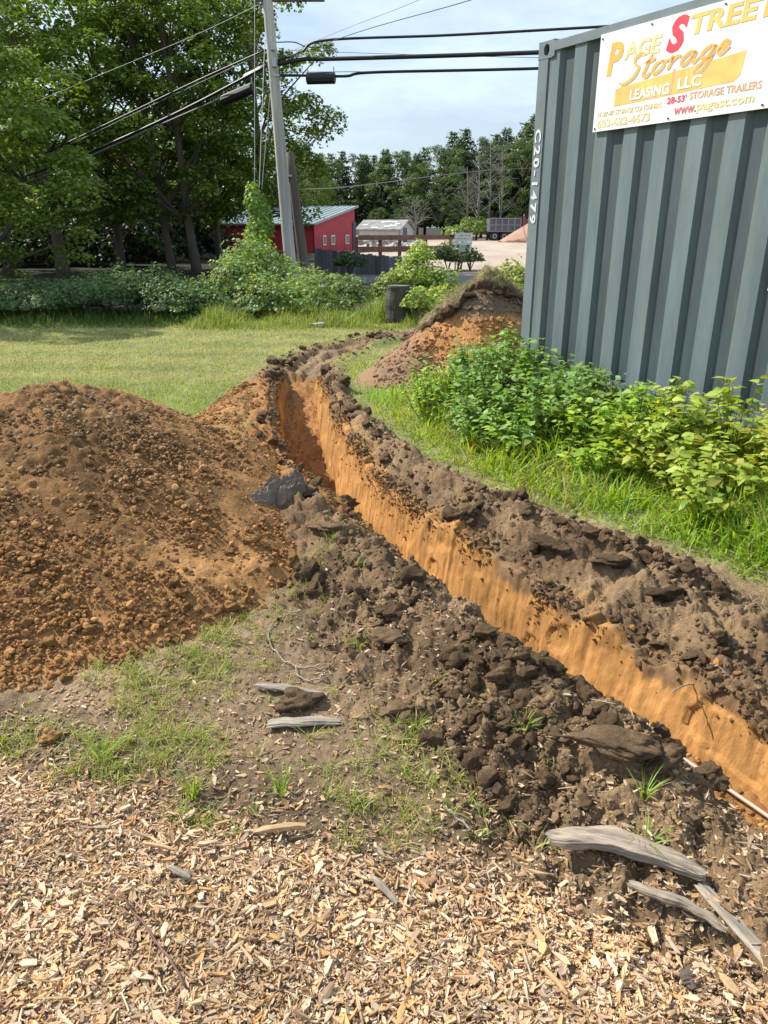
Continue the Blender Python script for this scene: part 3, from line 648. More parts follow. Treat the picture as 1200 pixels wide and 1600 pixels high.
V, F, Cc = blades(x, y, ground_h(x, y, False) - .01, H, rng.uniform(.006, .014, n) * (1 + .3 * tall), rng.uniform(.1, 1.3, n), rng.uniform(0, 6.28, n), C, 3)
tag(mesh('tall_grass', V, F, M['grass'], col=Cc), 'bright green long grass between the trench and the container', 'grass', kind='stuff')
# thin weedy grass on bare soil (foreground left) and dry thatch on the right bank
def dW(x, y):
    b = np.interp(x, MX, MY); a = (y > b - .02) * (trench_u(x, y) < -.48) * (pileA(x, y) < .04) * (y < 4.6)
    lf = (1 - ss(-.15, .45, x) * .93) * (1 - .55 * ss(-.5, -.2, x))
    return a * lf * np.clip(ss(.02, .34, fbm(x, y, 2.6, 3, 213) + .16 * (1 - ss(-.6, .0, x)) - .05) + 1.0 * np.exp(-((x + .46) / .26) ** 2 - ((y - 3.15) / .6) ** 2), 0, 1)
x0_, y0_ = persp(7000, dW, 1.5, 4.4); k = 10
x = np.repeat(x0_, k) + rng.normal(0, .012, len(x0_) * k); y = np.repeat(y0_, k) + rng.normal(0, .012, len(x0_) * k); n = len(x)
hh = np.repeat(rng.uniform(.02, .07, len(x0_)), k)
V, F, Cc = blades(x, y, ground_h(x, y) - .004, hh * rng.uniform(.5, 1.2, n), rng.uniform(.0022, .0048, n), rng.uniform(.2, 1.6, n), rng.uniform(0, 6.28, n), gcol(n, (.27, .34, .075), .3, .28), 3)
tag(mesh('weed_grass', V, F, M['grass'], col=Cc), 'thin weedy grass sprouting from the bare soil in front of the pile', 'grass', kind='stuff')
def dD(x, y):
    u = trench_u(x, y); return ((u > .62) & (u < 1.25) & (y > 1.5) & (y < 6)) * np.clip(.25 + 1.2 * fbm(x, y, 3, 3, 215) + .5 * (x > 1.2), 0, 1) * .9
x, y = persp(9000, dD, 1.8, 6); n = len(x)
V, F, Cc = blades(x, y, ground_h(x, y) + .002, rng.uniform(.02, .05, n), rng.uniform(.002, .004, n), rng.uniform(1, 2.6, n), rng.uniform(0, 6.28, n), gcol(n, (.20, .24, .07), .3, .7, (.48, .40, .25)), 3)
tag(mesh('dry_thatch', V, F, M['grass'], col=Cc), 'dry straw coloured thatch on the right bank of the trench', 'grass', kind='stuff')
# rows of small tufts that can be picked out
def G2(px, py):
    z = 0.
    for _ in range(6): p = G(px, py, z); z = .5 * z + .5 * float(top_h(p[0], p[1]))
    return G(px, py, z)
def tuft(px_, py_, s, label, z=0.):
    p = G2(px_, py_); e = empty('grass_tuft', (p[0], p[1], float(top_h(p[0], p[1])) - .004), label, 'grass tuft')
    n = int(rng.integers(14, 24)); a = rng.uniform(0, 6.28, n)
    V, F, Cc = blades(np.cos(a) * .012, np.sin(a) * .012, np.zeros(n), rng.uniform(.6, 1.1, n) * s, rng.uniform(.003, .0055, n), rng.uniform(.3, 1.2, n), a, gcol(n, (.24, .38, .05), .2, .08), 3)
    mesh('blades', V, F, M['grass'], col=Cc, parent=e)
for px_, py_, s, l in [(1005, 1128 + 120, .10, 'small bright grass tuft beside the broken dark slab of topsoil'), (438, 1240, .10, 'grass tuft at the edge of the wood chips below the two grey slats'), (160, 1190, .13, 'leafy grass tuft just right of the orange lump'),
                       (1010, 1320, .08, 'little grass tuft above the weathered driftwood log'), (815, 1140, .09, 'pair of green shoots among dark clods left of the flat slab'), (650, 1135, .07, 'short green shoot in front of the dark clods'),
                       (300, 1245, .12, 'clump of grass growing at the edge of the light wood chips'), (560, 1010, .09, 'thin upright grass tuft between the trench clods and the white root')]:
    tuft(px_, py_, s, l)

sod()
# ------------------------------------------------------------------ big clods, cloth, driftwood
def clod(px_, py_, s, protok, label, colr=TOPS * 1.1, rz=0., sink=.25, tilt=(0, 0), name='soil_clod', cat='clod'):
    p = G2(px_, py_); z = float(top_h(p[0], p[1]))
    v, f = R3[protok]; V = v * np.array(s)
    V = V * (1 + .10 * billow(v[:, 0] * 2 + v[:, 2], v[:, 1] * 2, 2.2, 3, protok)[:, None])
    c = colr * (1 + .5 * fbm(v[:, 0], v[:, 1] + v[:, 2], 2, 3, protok)[:, None])
    o = mesh(name, V, f, M['soil'], col=c, smooth=True); o.location = (p[0], p[1], z + s[2] * sink); o.rotation_euler = (tilt[0], tilt[1], rz)
    return tag(o, label, cat)
clod(955, 1165, (.14, .085, .05), 0, 'large flat slab of dark topsoil lying beside the near end of the trench', TOPS * 1.05, -.25, .5)
clod(1035, 1200, (.07, .055, .06), 1, 'rounded dark clod touching the right end of the flat slab', TOPS, .4, .4)
clod(1110, 1215, (.06, .05, .05), 2, 'dark crumbly clod at the trench edge right of the flat slab', TOPS * .9, .8, .3)
clod(470, 1098, (.085, .05, .04), 3, 'reddish-brown clod sitting on the upper weathered slat', TOPS * 1.1, .2, .4)
clod(530, 795, (.10, .085, .08), 4, 'blocky dark clod at the trench rim right of the crumpled cloth', TOPS * 1.05, .2, .35)
clod(484, 780, (.075, .07, .06), 5, 'dark clod between the crumpled cloth and the blocky clod', TOPS * .9, .9, .3)
clod(518, 826, (.11, .06, .045), 6, 'ridged brown clod in front of the blocky clod at the rim', TOPS * 1.15, -.3, .3)
clod(608, 1000, (.075, .055, .045), 7, 'flat faced brown clod in the heap left of the trench', TOPS * 1.25, .3, .4)
clod(622, 1112, (.07, .05, .04), 0, 'pale topped clod at the front of the dark heap', TOPS * 1.2, .5, .4)
clod(780, 1075, (.045, .04, .05), 1, 'upright dark clod near the trench rim', TOPS * .9, .1, .4)
clod(845, 1070, (.045, .04, .035), 2, 'squarish dark clod at the trench rim beside the upright one', TOPS, .5, .4)
clod(82, 1155, (.035, .03, .028), 3, 'single orange lump in the grass left of the mulch edge', ORANGE * .9, .3, .5)
clod(395, 845, (.045, .035, .03), 4, 'orange block at the toe of the big pile', ORANGE * .85, .3, .4)
clod(1045, 935, (.08, .06, .055), 5, 'black clumpy clod on the right bank of the trench', TOPS * .5, .1, .4)
clod(960, 940 - 60, (.10, .055, .05), 6, 'long dark sod ridge near the grass on the right bank', TOPS * .6, -.2, .4)
clod(860, 860, (.10, .055, .05), 7, 'dark sod ridge with a shaded hollow on the right bank', TOPS * .55, -.3, .4)
clod(1080, 1528, (.035, .022, .016), 2, 'smooth dark stone half sunk in the wood chips', np.array([.16, .12, .10]), .3, .5, name='stone', cat='stone')
clod(600, 962, (.03, .03, .03), 5, 'small dark clod above the flat faced brown clod', TOPS * .8, .3, .5)

# crumpled dark cloth
def cloth():
    p = G2(443, 780); z = float(top_h(p[0], p[1])); e = empty('crumpled_cloth', (p[0], p[1], z), 'crumpled dark grey cloth lying on the orange soil at the trench rim', 'cloth')
    def patch(name, cx, cy, L_, W_, ang, H, sd):
        n = 90; U, Vv = np.meshgrid(np.linspace(-1, 1, n), np.linspace(-1, 1, n), indexing='ij')
        th = np.arctan2(Vv, U); rr = np.maximum(np.abs(U), np.abs(Vv)); U, Vv = rr * np.cos(th), rr * np.sin(th)   # disc grid
        out_ = 1 + .28 * fbm(np.cos(th) * 1.3 + sd, np.sin(th) * 1.3, 1.5, 3, sd)
        f = np.abs(fbm(U * 1.1, Vv * 3.4 + .8 * U, 1.5, 3, sd + 1)) * 1.6; f2 = np.abs(fbm(U * 3, Vv * 7, 1.4, 2, sd + 2))
        zz = H * (np.sqrt(np.clip(1 - rr ** 2.4, 0, 1)) * (.75 + .42 * f) + .16 * f2) - .025 * ss(.85, 1, rr)
        x_ = U * L_ * out_ * (1 + .12 * f); y_ = Vv * W_ * out_ * (1 + .2 * f2); ca, sa = math.cos(ang), math.sin(ang)
        gx, gy = cx + x_ * ca - y_ * sa, cy + x_ * sa + y_ * ca
        zz = zz + (top_h(gx + p[0], gy + p[1]) - z) * .7
        idx = np.arange(n * n).reshape(n, n); F = np.stack([idx[:-1, :-1], idx[1:, :-1], idx[1:, 1:], idx[:-1, 1:]], -1).reshape(-1, 4)
        mesh(name, np.stack([gx, gy, zz], -1).reshape(-1, 3), F, M['tarp'], parent=e, smooth=True)
    patch('bundle', .02, .02, .155, .075, math.radians(50), .11, 301)
    patch('tail', -.09, -.11, .085, .05, math.radians(40), .045, 311)
    patch('flap', .14, .07, .11, .035, math.radians(-45), .055, 321)
cloth()

def wood(name, pA, pB, w0, th, bend, label, m, cat='wood', z=.0, taper=(.4, 1, .5), lift=0., splits=0):
    a, b = G2(*pA), G2(*pB); L_ = np.hypot(*(b - a)); ang = math.atan2(b[1] - a[1], b[0] - a[0]); mid = (a + b) / 2
    zz = max(float(ground_h(mid[0], mid[1])), 0) + lift
    nu, nv = 80, 44; U, Vv = np.meshgrid(np.linspace(0, 1, nu), np.arange(nv) / nv, indexing='ij'); t = Vv * 2 * math.pi; sd = int(L_ * 1000)
    wd = np.interp(U, [0, .12, .45, .85, 1], [taper[0], (taper[0] + taper[1]) / 2 + .05, taper[1], (taper[1] + taper[2]) / 2, taper[2]]) * w0 / 2
    ct, st = np.cos(t), np.sin(t); sq = lambda q: np.sign(q) * np.abs(q) ** .75
    ridge_ = fbm(t * 3.1 + 5, U * 1.3, 1.5, 3, sd) * np.minimum(1, np.minimum(t, 2 * math.pi - t) * 3)
    gr = 1 + .26 * ridge_ + .10 * fbm(t * 9, U * 3, 1.5, 2, sd + 3) + .12 * fbm(U * 7, U * 0, 1, 2, sd + 7)
    jag = (fbm(t * 2.2, t * 0, 1.4, 3, sd + 9) * .10 + .5 * 0) * w0 * 4
    X = (U - .5) * L_ + jag * (ss(.8, 1, U) - ss(.2, 0, U) * 0) - jag * (1 - ss(0, .2, U))
    Y = sq(ct) * wd * gr + bend * np.sin(U * math.pi) * L_ + (.012 if bend else .001) * fbm(U * 3, U * 0, 1.7, 2, sd + 11)
    Z = .5 * th + sq(st) * th / 2 * np.interp(U, [0, .15, .85, 1], [.55, 1, 1, .6]) * gr + .35 * th * np.sin(U * 3.1)
    idx = np.arange(nu * nv).reshape(nu, nv); j2 = (np.arange(nv) + 1) % nv; F = np.stack([idx[:-1], idx[1:], idx[1:][:, j2], idx[:-1][:, j2]], -1).reshape(-1, 4)
    fa = [idx[0, ::-1].tolist(), idx[-1].tolist()]
    o = mesh(name, np.stack([X, Y, Z], -1).reshape(-1, 3), [F, np.array([fa[0]]), np.array([fa[1]])], m, smooth=True); o.data.polygons[len(F)].use_smooth = False; o.data.polygons[len(F) + 1].use_smooth = False
    o.location = (mid[0], mid[1], zz); o.rotation_euler = (0, 0, ang); return tag(o, label, cat)
wood('driftwood_log', (855, 1345), (1095, 1378), .070, .034, .09, 'bowed silver-grey driftwood log lying at the edge of the wood chips', M['drift'], 'log', taper=(.5, 1, .45), lift=.004)
wood('broken_branch', (978, 1402), (1132, 1470), .028, .018, .02, 'knobbly pale broken branch just below the driftwood log', M['drift'], 'branch', taper=(.6, 1, .5), lift=.008)
wood('split_plank', (1092, 1392), (1240, 1518), .034, .010, 0, 'straight grey split plank running off the lower right edge', M['slat'], 'plank', taper=(.9, 1, 1), lift=.008)
wood('wood_slat', (398, 1076), (512, 1086), .035, .012, 0, 'weathered slat pinned under the reddish-brown clod', M['slat'], 'slat', taper=(.5, 1, .5), lift=.006)
wood('wood_slat', (418, 1138), (532, 1130), .042, .016, .01, 'two-part weathered slat lying below the reddish-brown clod', M['slat'], 'slat', taper=(.9, 1, .6), lift=.006)
wood('split_stick', (398, 1306), (478, 1302), .020, .014, 0, 'short tan split stick at the upper edge of the wood chips', M['tanwood'], 'stick', taper=(.6, 1, .9), lift=.014)
wood('split_stick', (845, 1560 - 40), (885, 1582 - 20), .012, .008, 0, 'pale splinter stick in the chips left of the dark stone', M['tanwood'], 'stick', lift=.02)
wood('split_stick', (1122, 1528), (1155, 1565), .022, .010, 0, 'yellowish flat stick in the chips right of the dark stone', M['tanwood'], 'stick', lift=.02)
wood('split_stick', (262, 1362), (297, 1380), .02, .010, 0, 'whitish forked splinter in the middle of the chips', M['slat'], 'stick', lift=.018)
wood('split_stick', (580, 1380), (620, 1420), .018, .010, 0, 'grey shard standing out of the chips near the centre', M['slat'], 'stick', lift=.018)
wood('split_stick', (225, 1330), (275, 1342), .012, .008, 0, 'bark strip at the left of the mulch edge', M['tanwood'], 'stick', lift=.018)
def string(name, pts, r, m, label, cat, lift=.012):
    Q = catmull(np.array([G2(*p) for p in pts]), 8); z = top_h(Q[:, 0], Q[:, 1]) + lift + .006 * np.sin(np.arange(len(Q)) * .7)
    b = MB(); b.tube(np.column_stack([Q, z]), r, 6); return tag(b.build(name, m, smooth=True), label, cat)
string('bare_root', [(468, 962), (440, 968), (420, 990), (424, 1012), (440, 1032), (462, 1045), (488, 1048), (507, 1050)], .0032, M['slat'], 'long pale bare root looping over the weedy soil', 'root')
string('bare_root', [(462, 1045), (466, 1058), (482, 1066), (498, 1064), (506, 1056)], .0026, M['slat'], 'short root loop joining the end of the long pale root', 'root')
string('twig', [(250, 1058), (275, 1040), (300, 1022)], .0034, M['timber'], 'thin dark twig at the toe of the orange pile', 'twig')
string('twig', [(700, 1272), (718, 1285), (735, 1300)], .0035, M['slat'], 'pale straight twig on the dark soil above the chips', 'twig')
string('twig', [(655, 1285), (680, 1300), (700, 1308)], .003, M['slat'], 'slim pale twig left of the straight twig', 'twig')
string('twig', [(188, 1405), (215, 1440), (245, 1480), (292, 1552)], .0028, M['timber'], 'long thin brown twig in the wood chips lower left', 'twig', .022)
string('twig', [(1050, 1085), (1095, 1068), (1140, 1060)], .003, M['slat'], 'dry stalk lying on the right bank of the trench', 'twig')
# light stripe of pipe along the trench floor
Q = catmull(CP[1:5], 12); Q = Q[(Q[:, 1] > 1.2) & (Q[:, 1] < 3.4)]
b = MB(); b.tube(np.column_stack([Q[:, 0] + .075, Q[:, 1] + .04, -depth(Q[:, 1]) + .025]), .007, 8)
tag(b.build('buried_pipe', mat('pale_pipe', (.50, .38, .30), rough=.5), smooth=True), 'thin pale pipe running along the trench floor at the near end', 'pipe')

# ------------------------------------------------------------------ shipping container
ZB, ZT, CL_, CW, CH_ = .288, .288 + 2.591, 6.058, 2.438, 2.591
cont = empty('shipping_container', (CO[0], CO[1], ZB), 'grey-green corrugated steel shipping container numbered C20-1479 carrying a white banner', 'shipping container', rz=math.atan2(CT[1], CT[0]))
# local frame: +x along the face, -y out of the face, z up
def corr(x0, x1, z0, z1, flip=False):       # trapezoid corrugation: first dark slope starts at .229
    pts = [(x0, 0.)]; k = 0
    while True:
        a = .229 + .278 * k
        for dx, d in ((0, 0), (.030, .029), (.130, .029), (.160, 0)):
            if x0 < a + dx < x1: pts.append((a + dx, d))
        k += 1
        if a > x1: break
    pts.append((x1, 0)); pts = np.array(pts)
    return pts
def sheet(pts, z0, z1, tr):
    n = len(pts); V = np.array([tr(x, d, z) for z in (z0, z1) for x, d in pts]); F = [(i, i + 1, n + i + 1, n + i) for i in range(n - 1)]
    return V, np.array(F)
p = corr(.10, CL_ - .10, 0, 1)
def weather(m, colr, scl, lo, hi, amt):
    t = m.node_tree; b = t.nodes['Principled BSDF']; src = b.inputs['Base Color'].links[0].from_socket
    tcn = t.nodes.new('ShaderNodeTexCoord'); mpn = t.nodes.new('ShaderNodeMapping'); mpn.inputs['Scale'].default_value = scl; n = t.nodes.new('ShaderNodeTexNoise'); n.inputs['Scale'].default_value = 1; n.inputs['Detail'].default_value = 8; n.inputs['Roughness'].default_value = .7
    t.links.new(tcn.outputs['Object'], mpn.inputs['Vector']); t.links.new(mpn.outputs['Vector'], n.inputs['Vector'])
    r = t.nodes.new('ShaderNodeMapRange'); r.inputs['From Min'].default_value = lo; r.inputs['From Max'].default_value = hi; r.inputs['To Max'].default_value = amt; t.links.new(n.outputs['Fac'], r.inputs['Value'])
    x = t.nodes.new('ShaderNodeMix'); x.data_type = 'RGBA'; x.inputs['B'].default_value = (*colr, 1); t.links.new(r.outputs['Result'], x.inputs['Factor']); t.links.new(src, x.inputs['A']); t.links.new(x.outputs['Result'], b.inputs['Base Color'])
weather(M['panel'], (.19, .20, .15), (9, 9, .7), .56, .72, .5); weather(M['panel'], (.16, .075, .035), (14, 14, 2.2), .68, .74, .75); weather(M['paint2'], (.15, .07, .035), (16, 16, 8), .65, .72, .8); weather(M['paint2'], (.30, .32, .32), (30, 30, 3), .60, .75, .5)
CHALK, RECESS_SHADE = np.array([.140, .182, .196]), np.array([.062, .086, .095])  # less faded recess colour, darkened further to paint in the shadow bands
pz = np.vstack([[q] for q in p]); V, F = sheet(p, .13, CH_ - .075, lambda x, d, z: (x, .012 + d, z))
Fi = F; V2 = V[Fi].reshape(-1, 3); F2 = np.arange(len(V2)).reshape(-1, 4); dd = (V2[:, 1] - .012).reshape(-1, 4).mean(1) / .029; cc = np.repeat(CHALK * (1 - dd[:, None]) + RECESS_SHADE * dd[:, None], 4, 0)
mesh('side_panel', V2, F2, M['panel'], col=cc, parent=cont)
V, F = sheet(p, .13, CH_ - .075, lambda x, d, z: (x, CW - .012 - d, z)); mesh('side_panel', V, F[:, ::-1], M['paint'], parent=cont)
pe = corr(.10, CW - .10, 0, 1)
V, F = sheet(pe, .13, CH_ - .075, lambda x, d, z: (.012 + d, x, z)); mesh('end_panel', V, F[:, ::-1], M['paint'], parent=cont)
V, F = sheet(pe, .13, CH_ - .075, lambda x, d, z: (CL_ - .012 - d, x, z)); mesh('end_panel', V, F, M['paint'], parent=cont)
pr_ = corr(.10, CL_ - .10, 0, 1)
V = np.array([(x, yy, CH_ - .03 - d * .5) for yy in (.06, CW - .06) for x, d in pr_]); n = len(pr_); mesh('roof_panel', V, np.array([(i, i + 1, n + i + 1, n + i) for i in range(n - 1)]), M['paint'], parent=cont)
b = MB(); b.box((CL_ / 2, CW / 2, .12), (CL_ - .3, CW - .12, .03)); b.build('floor_pan', M['black'], cont)
for yy in (.03, CW - .03):
    b = MB(); b.box((CL_ / 2, yy, CH_ - .045), (CL_ - .356, .06, .062)); b.build('top_rail', M['paint2'], cont)
    b = MB(); b.box((CL_ / 2, yy + (.01 if yy < 1 else -.01), .085), (CL_ - .356, .05, .13)); b.build('bottom_rail', M['paint2'], cont)
for xx in (.03, CL_ - .03):
    b = MB(); b.box((xx, CW / 2, CH_ - .045), (.06, CW - .324, .062)); b.build('end_rail', M['paint2'], cont)
    b = MB(); b.box((xx, CW / 2, .085), (.05, CW - .324, .13)); b.build('end_rail', M['paint2'], cont)
for xx, sx in ((0, 1), (CL_, -1)):
    for yy, sy in ((0, 1), (CW, -1)):
        b = MB(); b.box((xx + sx * .058, yy + sy * .008, CH_ / 2), (.108, .012, CH_ - .237)); b.box((xx + sx * .008, yy + sy * .062, CH_ / 2), (.012, .108, CH_ - .237))
        b.box((xx + sx * .105, yy + sy * .03, CH_ / 2), (.012, .05, CH_ - .238)); b.build('corner_post', M['paint2'], cont)
        for zz, sz_ in ((0, 1), (CH_ - .118, -1)):   # castings with an oval hole in each outer face
            b = MB(); nseg = 24
            A = np.linspace(0, 2 * math.pi, nseg, endpoint=False)
            ov = np.array([(.089 + .032 * np.cos(a) * (1 if True else 1), .059 + .040 * np.sin(a)) for a in A])
            sqv = []
            for a in A:
                c_, s_ = math.cos(a), math.sin(a); k = 1 / max(abs(c_) / .089, abs(s_) / .059); sqv.append((.089 + c_ * k, .059 + s_ * k))
            sqv = np.array(sqv)
            V = [(xx + sx * q[0], yy, zz + q[1]) for q in sqv] + [(xx + sx * q[0], yy, zz + q[1]) for q in ov] + [(xx + sx * q[0], yy + sy * .05, zz + q[1]) for q in ov]
            F = [(i, (i + 1) % nseg, nseg + (i + 1) % nseg, nseg + i) for i in range(nseg)] + [(nseg + i, nseg + (i + 1) % nseg, 2 * nseg + (i + 1) % nseg, 2 * nseg + i) for i in range(nseg)]
            b.add(V, F); X0, X1 = sorted((xx, xx + sx * .178)); Y0, Y1 = sorted((yy, yy + sy * .162)); Z0, Z1 = zz, zz + .118
            cs = [(X0, Y0, Z0), (X1, Y0, Z0), (X1, Y1, Z0), (X0, Y1, Z0), (X0, Y0, Z1), (X1, Y0, Z1), (X1, Y1, Z1), (X0, Y1, Z1)]
            fs = [(0, 3, 2, 1), (4, 5, 6, 7), (1, 2, 6, 5), (3, 0, 4, 7)] + ([(2, 3, 7, 6)] if sy > 0 else [(0, 1, 5, 4)])
            b.add(cs, fs); o = b.build('corner_casting', M['paint2'], cont)
            b = MB(); b.box((xx + sx * .089, yy + sy * .053, zz + .059), (.10, .004, .10)); b.build('pocket', M['black'], o)
for k in range(7):                          # lashing bars inside the corrugation near the bottom rail
    b = MB(); b.box((.4 + k * .834, .03, .22), (.10, .012, .012)); b.build('lashing_bar', M['paint2'], cont)
b = MB(); b.box((2.33, -.001, 1.0), (.17, .003, .20)); pl_ = b.build('notice_plate', M['board'], cont)
for zz_ in (1.085, 1.0, .915):
    b = MB(); b.box((2.33, -.0035, zz_), (.14, .002, .008)); b.build('printed_line', M['black'], pl_)
b = MB()
for xx_ in (2.25, 2.41): b.box((xx_, -.0035, 1.0), (.006, .002, .17))
b.build('printed_border', M['black'], pl_)

def text_mesh(s, size, shear=0., off=0., bold=0.):
    if s.startswith('C20'): off = .28
    cu = bpy.data.curves.new('t', 'FONT'); cu.body = s; cu.size = size; cu.shear = shear; cu.offset = bold; cu.extrude = .0008; cu.resolution_u = 3; cu.space_character = 1 + off
    ob = bpy.data.objects.new('t', cu); COL.objects.link(ob); dg = bpy.context.evaluated_depsgraph_get(); me = bpy.data.meshes.new_from_object(ob.evaluated_get(dg))
    bpy.data.objects.remove(ob); return me
def put_text(name, s, parent, x0, x1, z0, z1, y, m, shear=0., bold=0., rot=False, jitter=0):
    me = text_mesh(s, 1, shear, 0, bold); co = np.zeros(len(me.vertices) * 3, np.float32); me.vertices.foreach_get('co', co); co = co.reshape(-1, 3)
    mn, mx_ = co.min(0), co.max(0); q = (co - mn) / (mx_ - mn + 1e-9)
    if not rot: V = np.stack([x0 + q[:, 0] * (x1 - x0), y - .0015 + .002 * (1 - q[:, 2]), z0 + q[:, 1] * (z1 - z0)], -1)
    else: V = np.stack([x0 + q[:, 1] * (x1 - x0), y - .0015 + .002 * (1 - q[:, 2]), z1 - q[:, 0] * (z1 - z0)], -1)
    me.vertices.foreach_set('co', V.astype(np.float32).ravel()); me.update(); me.materials.clear(); me.materials.append(m)
    o = bpy.data.objects.new(name, me); COL.objects.link(o); o.parent = parent; return o
put_text('painted_number', 'C20-1479', cont, .022, .094, 1.29, 1.99, -.0008, M['white'], bold=.03, rot=True)

# banner on the container: origin at its lower left corner
sg = empty('banner_sign', (CO[0] + CT[0] * .66 + CN[0] * .006, CO[1] + CT[1] * .66 + CN[1] * .006, 2.20), 'white storage company banner with faded yellow and red lettering fixed to the container', 'sign', rz=math.atan2(CT[1], CT[0]))
SW, SH = 1.50, .615
b = MB(); b.box((SW / 2, 0, SH / 2), (SW, .006, SH)); b.build('panel', M['board'], sg)
Yf = -.0035
def st(s, a0, a1, z0, z1, m, **k): return put_text('lettering', s, sg, a0 - .66, a1 - .66, z0 - 2.20, z1 - 2.20, Yf - k.pop('dy', 0), m, **k)
st('P', .745, .885, 2.545, 2.745, M['orange'], shear=.15, bold=.04); st('AGE', .895, 1.205, 2.62, 2.725, M['paleyellow'], shear=.1, bold=.03)
st('S', 1.25, 1.405, 2.60, 2.80, M['signred'], shear=.25, bold=.05); st('TREET', 1.42, 2.02, 2.675, 2.785, M['yellow'], shear=.1, bold=.03)
b = MB(); V = [(.845 - .66, 2.345 - 2.2), (1.79 - .66, 2.37 - 2.2), (1.83 - .66, 2.40 - 2.2), (1.85 - .66, 2.525 - 2.2), (.845 - .66, 2.455 - 2.2)]
b.add([(a, Yf - .0006, c) for a, c in V] + [(a, Yf + .001, c) for a, c in V], [(0, 1, 2, 3, 4)]); b.build('yellow_bar', M['yellow'], sg)
b = MB(); V = [(1.32 - .66, 2.36 - 2.2), (1.335 - .66, 2.36 - 2.2), (1.345 - .66, 2.505 - 2.2), (1.33 - .66, 2.505 - 2.2)]; b.add([(a, Yf - .0012, c) for a, c in V], [(0, 1, 2, 3)]); b.build('red_stripe', M['peach'], sg)
st('LEASING', .985, 1.315, 2.365, 2.43, M['board'], bold=.03, dy=.001); st('LLC', 1.38, 1.56, 2.38, 2.445, M['board'], bold=.03, dy=.001)
st("16'-20'-40' STORAGE CONTAINERS", .70, 1.27, 2.292, 2.325, M['paleyellow'], bold=.01); st("28-53'", 1.31, 1.46, 2.305, 2.345, M['signred'], bold=.02); st('STORAGE TRAILERS', 1.485, 1.985, 2.31, 2.352, M['peach'], bold=.01)
st('603-622-4673', .70, 1.18, 2.222, 2.275, M['paleyellow'], bold=.02); st('www.', 1.375, 1.545, 2.235, 2.275, M['fadedred'], bold=.02); st('pagest.com', 1.55, 1.95, 2.225, 2.285, M['paleyellow'], bold=.015)
# brush-script word
def ribbon(strokes, x0, z0, sx, sz_, wd, m, sh=.32, y=0.):
    b = MB()
    for stp in strokes:
        Q = catmull(np.array(stp, float), 7); Q = np.column_stack([Q[:, 0] + sh * Q[:, 1], Q[:, 1]]) * [sx, sz_] + [x0, z0]
        T = np.gradient(Q, axis=0); T /= np.linalg.norm(T, axis=1)[:, None] + 1e-9; Nn = np.column_stack([-T[:, 1], T[:, 0]])
        wv = wd * (.55 + .45 * np.abs(T @ np.array([.5, .85])))[:, None] * np.interp(np.linspace(0, 1, len(Q)), [0, .12, .9, 1], [.5, 1, 1, .4])[:, None]
        n = len(Q); V = [(q[0], y, q[1]) for q in np.vstack([Q + Nn * wv, Q - Nn * wv])]; b.add(V, [(i, i + 1, n + i + 1, n + i) for i in range(n - 1)])
    return b
WORD = [[(.95, 1.35), (.7, 1.5), (.45, 1.3), (.55, 1.0), (.85, .7), (.75, .2), (.3, -.05), (.0, .15)],
        [(1.35, 1.25), (1.3, .6), (1.3, .15), (1.5, .02), (1.7, .2)], [(1.1, .85), (1.4, .88), (1.65, .92)],
        [(2.1, .65), (1.85, .6), (1.75, .3), (1.9, .05), (2.15, .15), (2.25, .42), (2.1, .65), (2.3, .6), (2.5, .62)],
        [(2.5, .62), (2.62, .7), (2.62, .4), (2.58, .05)], [(2.62, .42), (2.8, .66), (3.05, .6)],
        [(3.7, .6), (3.45, .68), (3.2, .4), (3.25, .08), (3.5, .12), (3.72, .6), (3.7, .2), (3.85, .05), (4.05, .25)],
        [(4.6, .6), (4.35, .68), (4.1, .4), (4.2, .1), (4.45, .15), (4.62, .6), (4.6, .0), (4.45, -.55), (4.1, -.6), (4.2, -.2), (4.7, .1)],
        [(4.8, .3), (5.1, .4), (5.15, .62), (4.95, .66), (4.85, .3), (5.0, .06), (5.35, .3)]]
Wd2 = [[(x, z + .10 * x) for x, z in s_] for s_ in WORD]
ribbon(Wd2, .205, .275, .155, .105, .0155, M['board'], y=Yf - .0018).build('script_outline', M['board'], sg)
ribbon(Wd2, .205, .275, .155, .105, .0115, M['orange'], y=Yf - .0026).build('script_word', M['orange'], sg)
for a, c in ((.02, .02), (.02, SH - .03), (SW * .45, .02), (.45, SH - .02), (SW * .9, .02), (1.0, SH - .02)):
    b = MB(); b.tube([(a, Yf, c), (a, Yf - .005, c)], .006, 8); b.build('screw', M['cable'], sg)

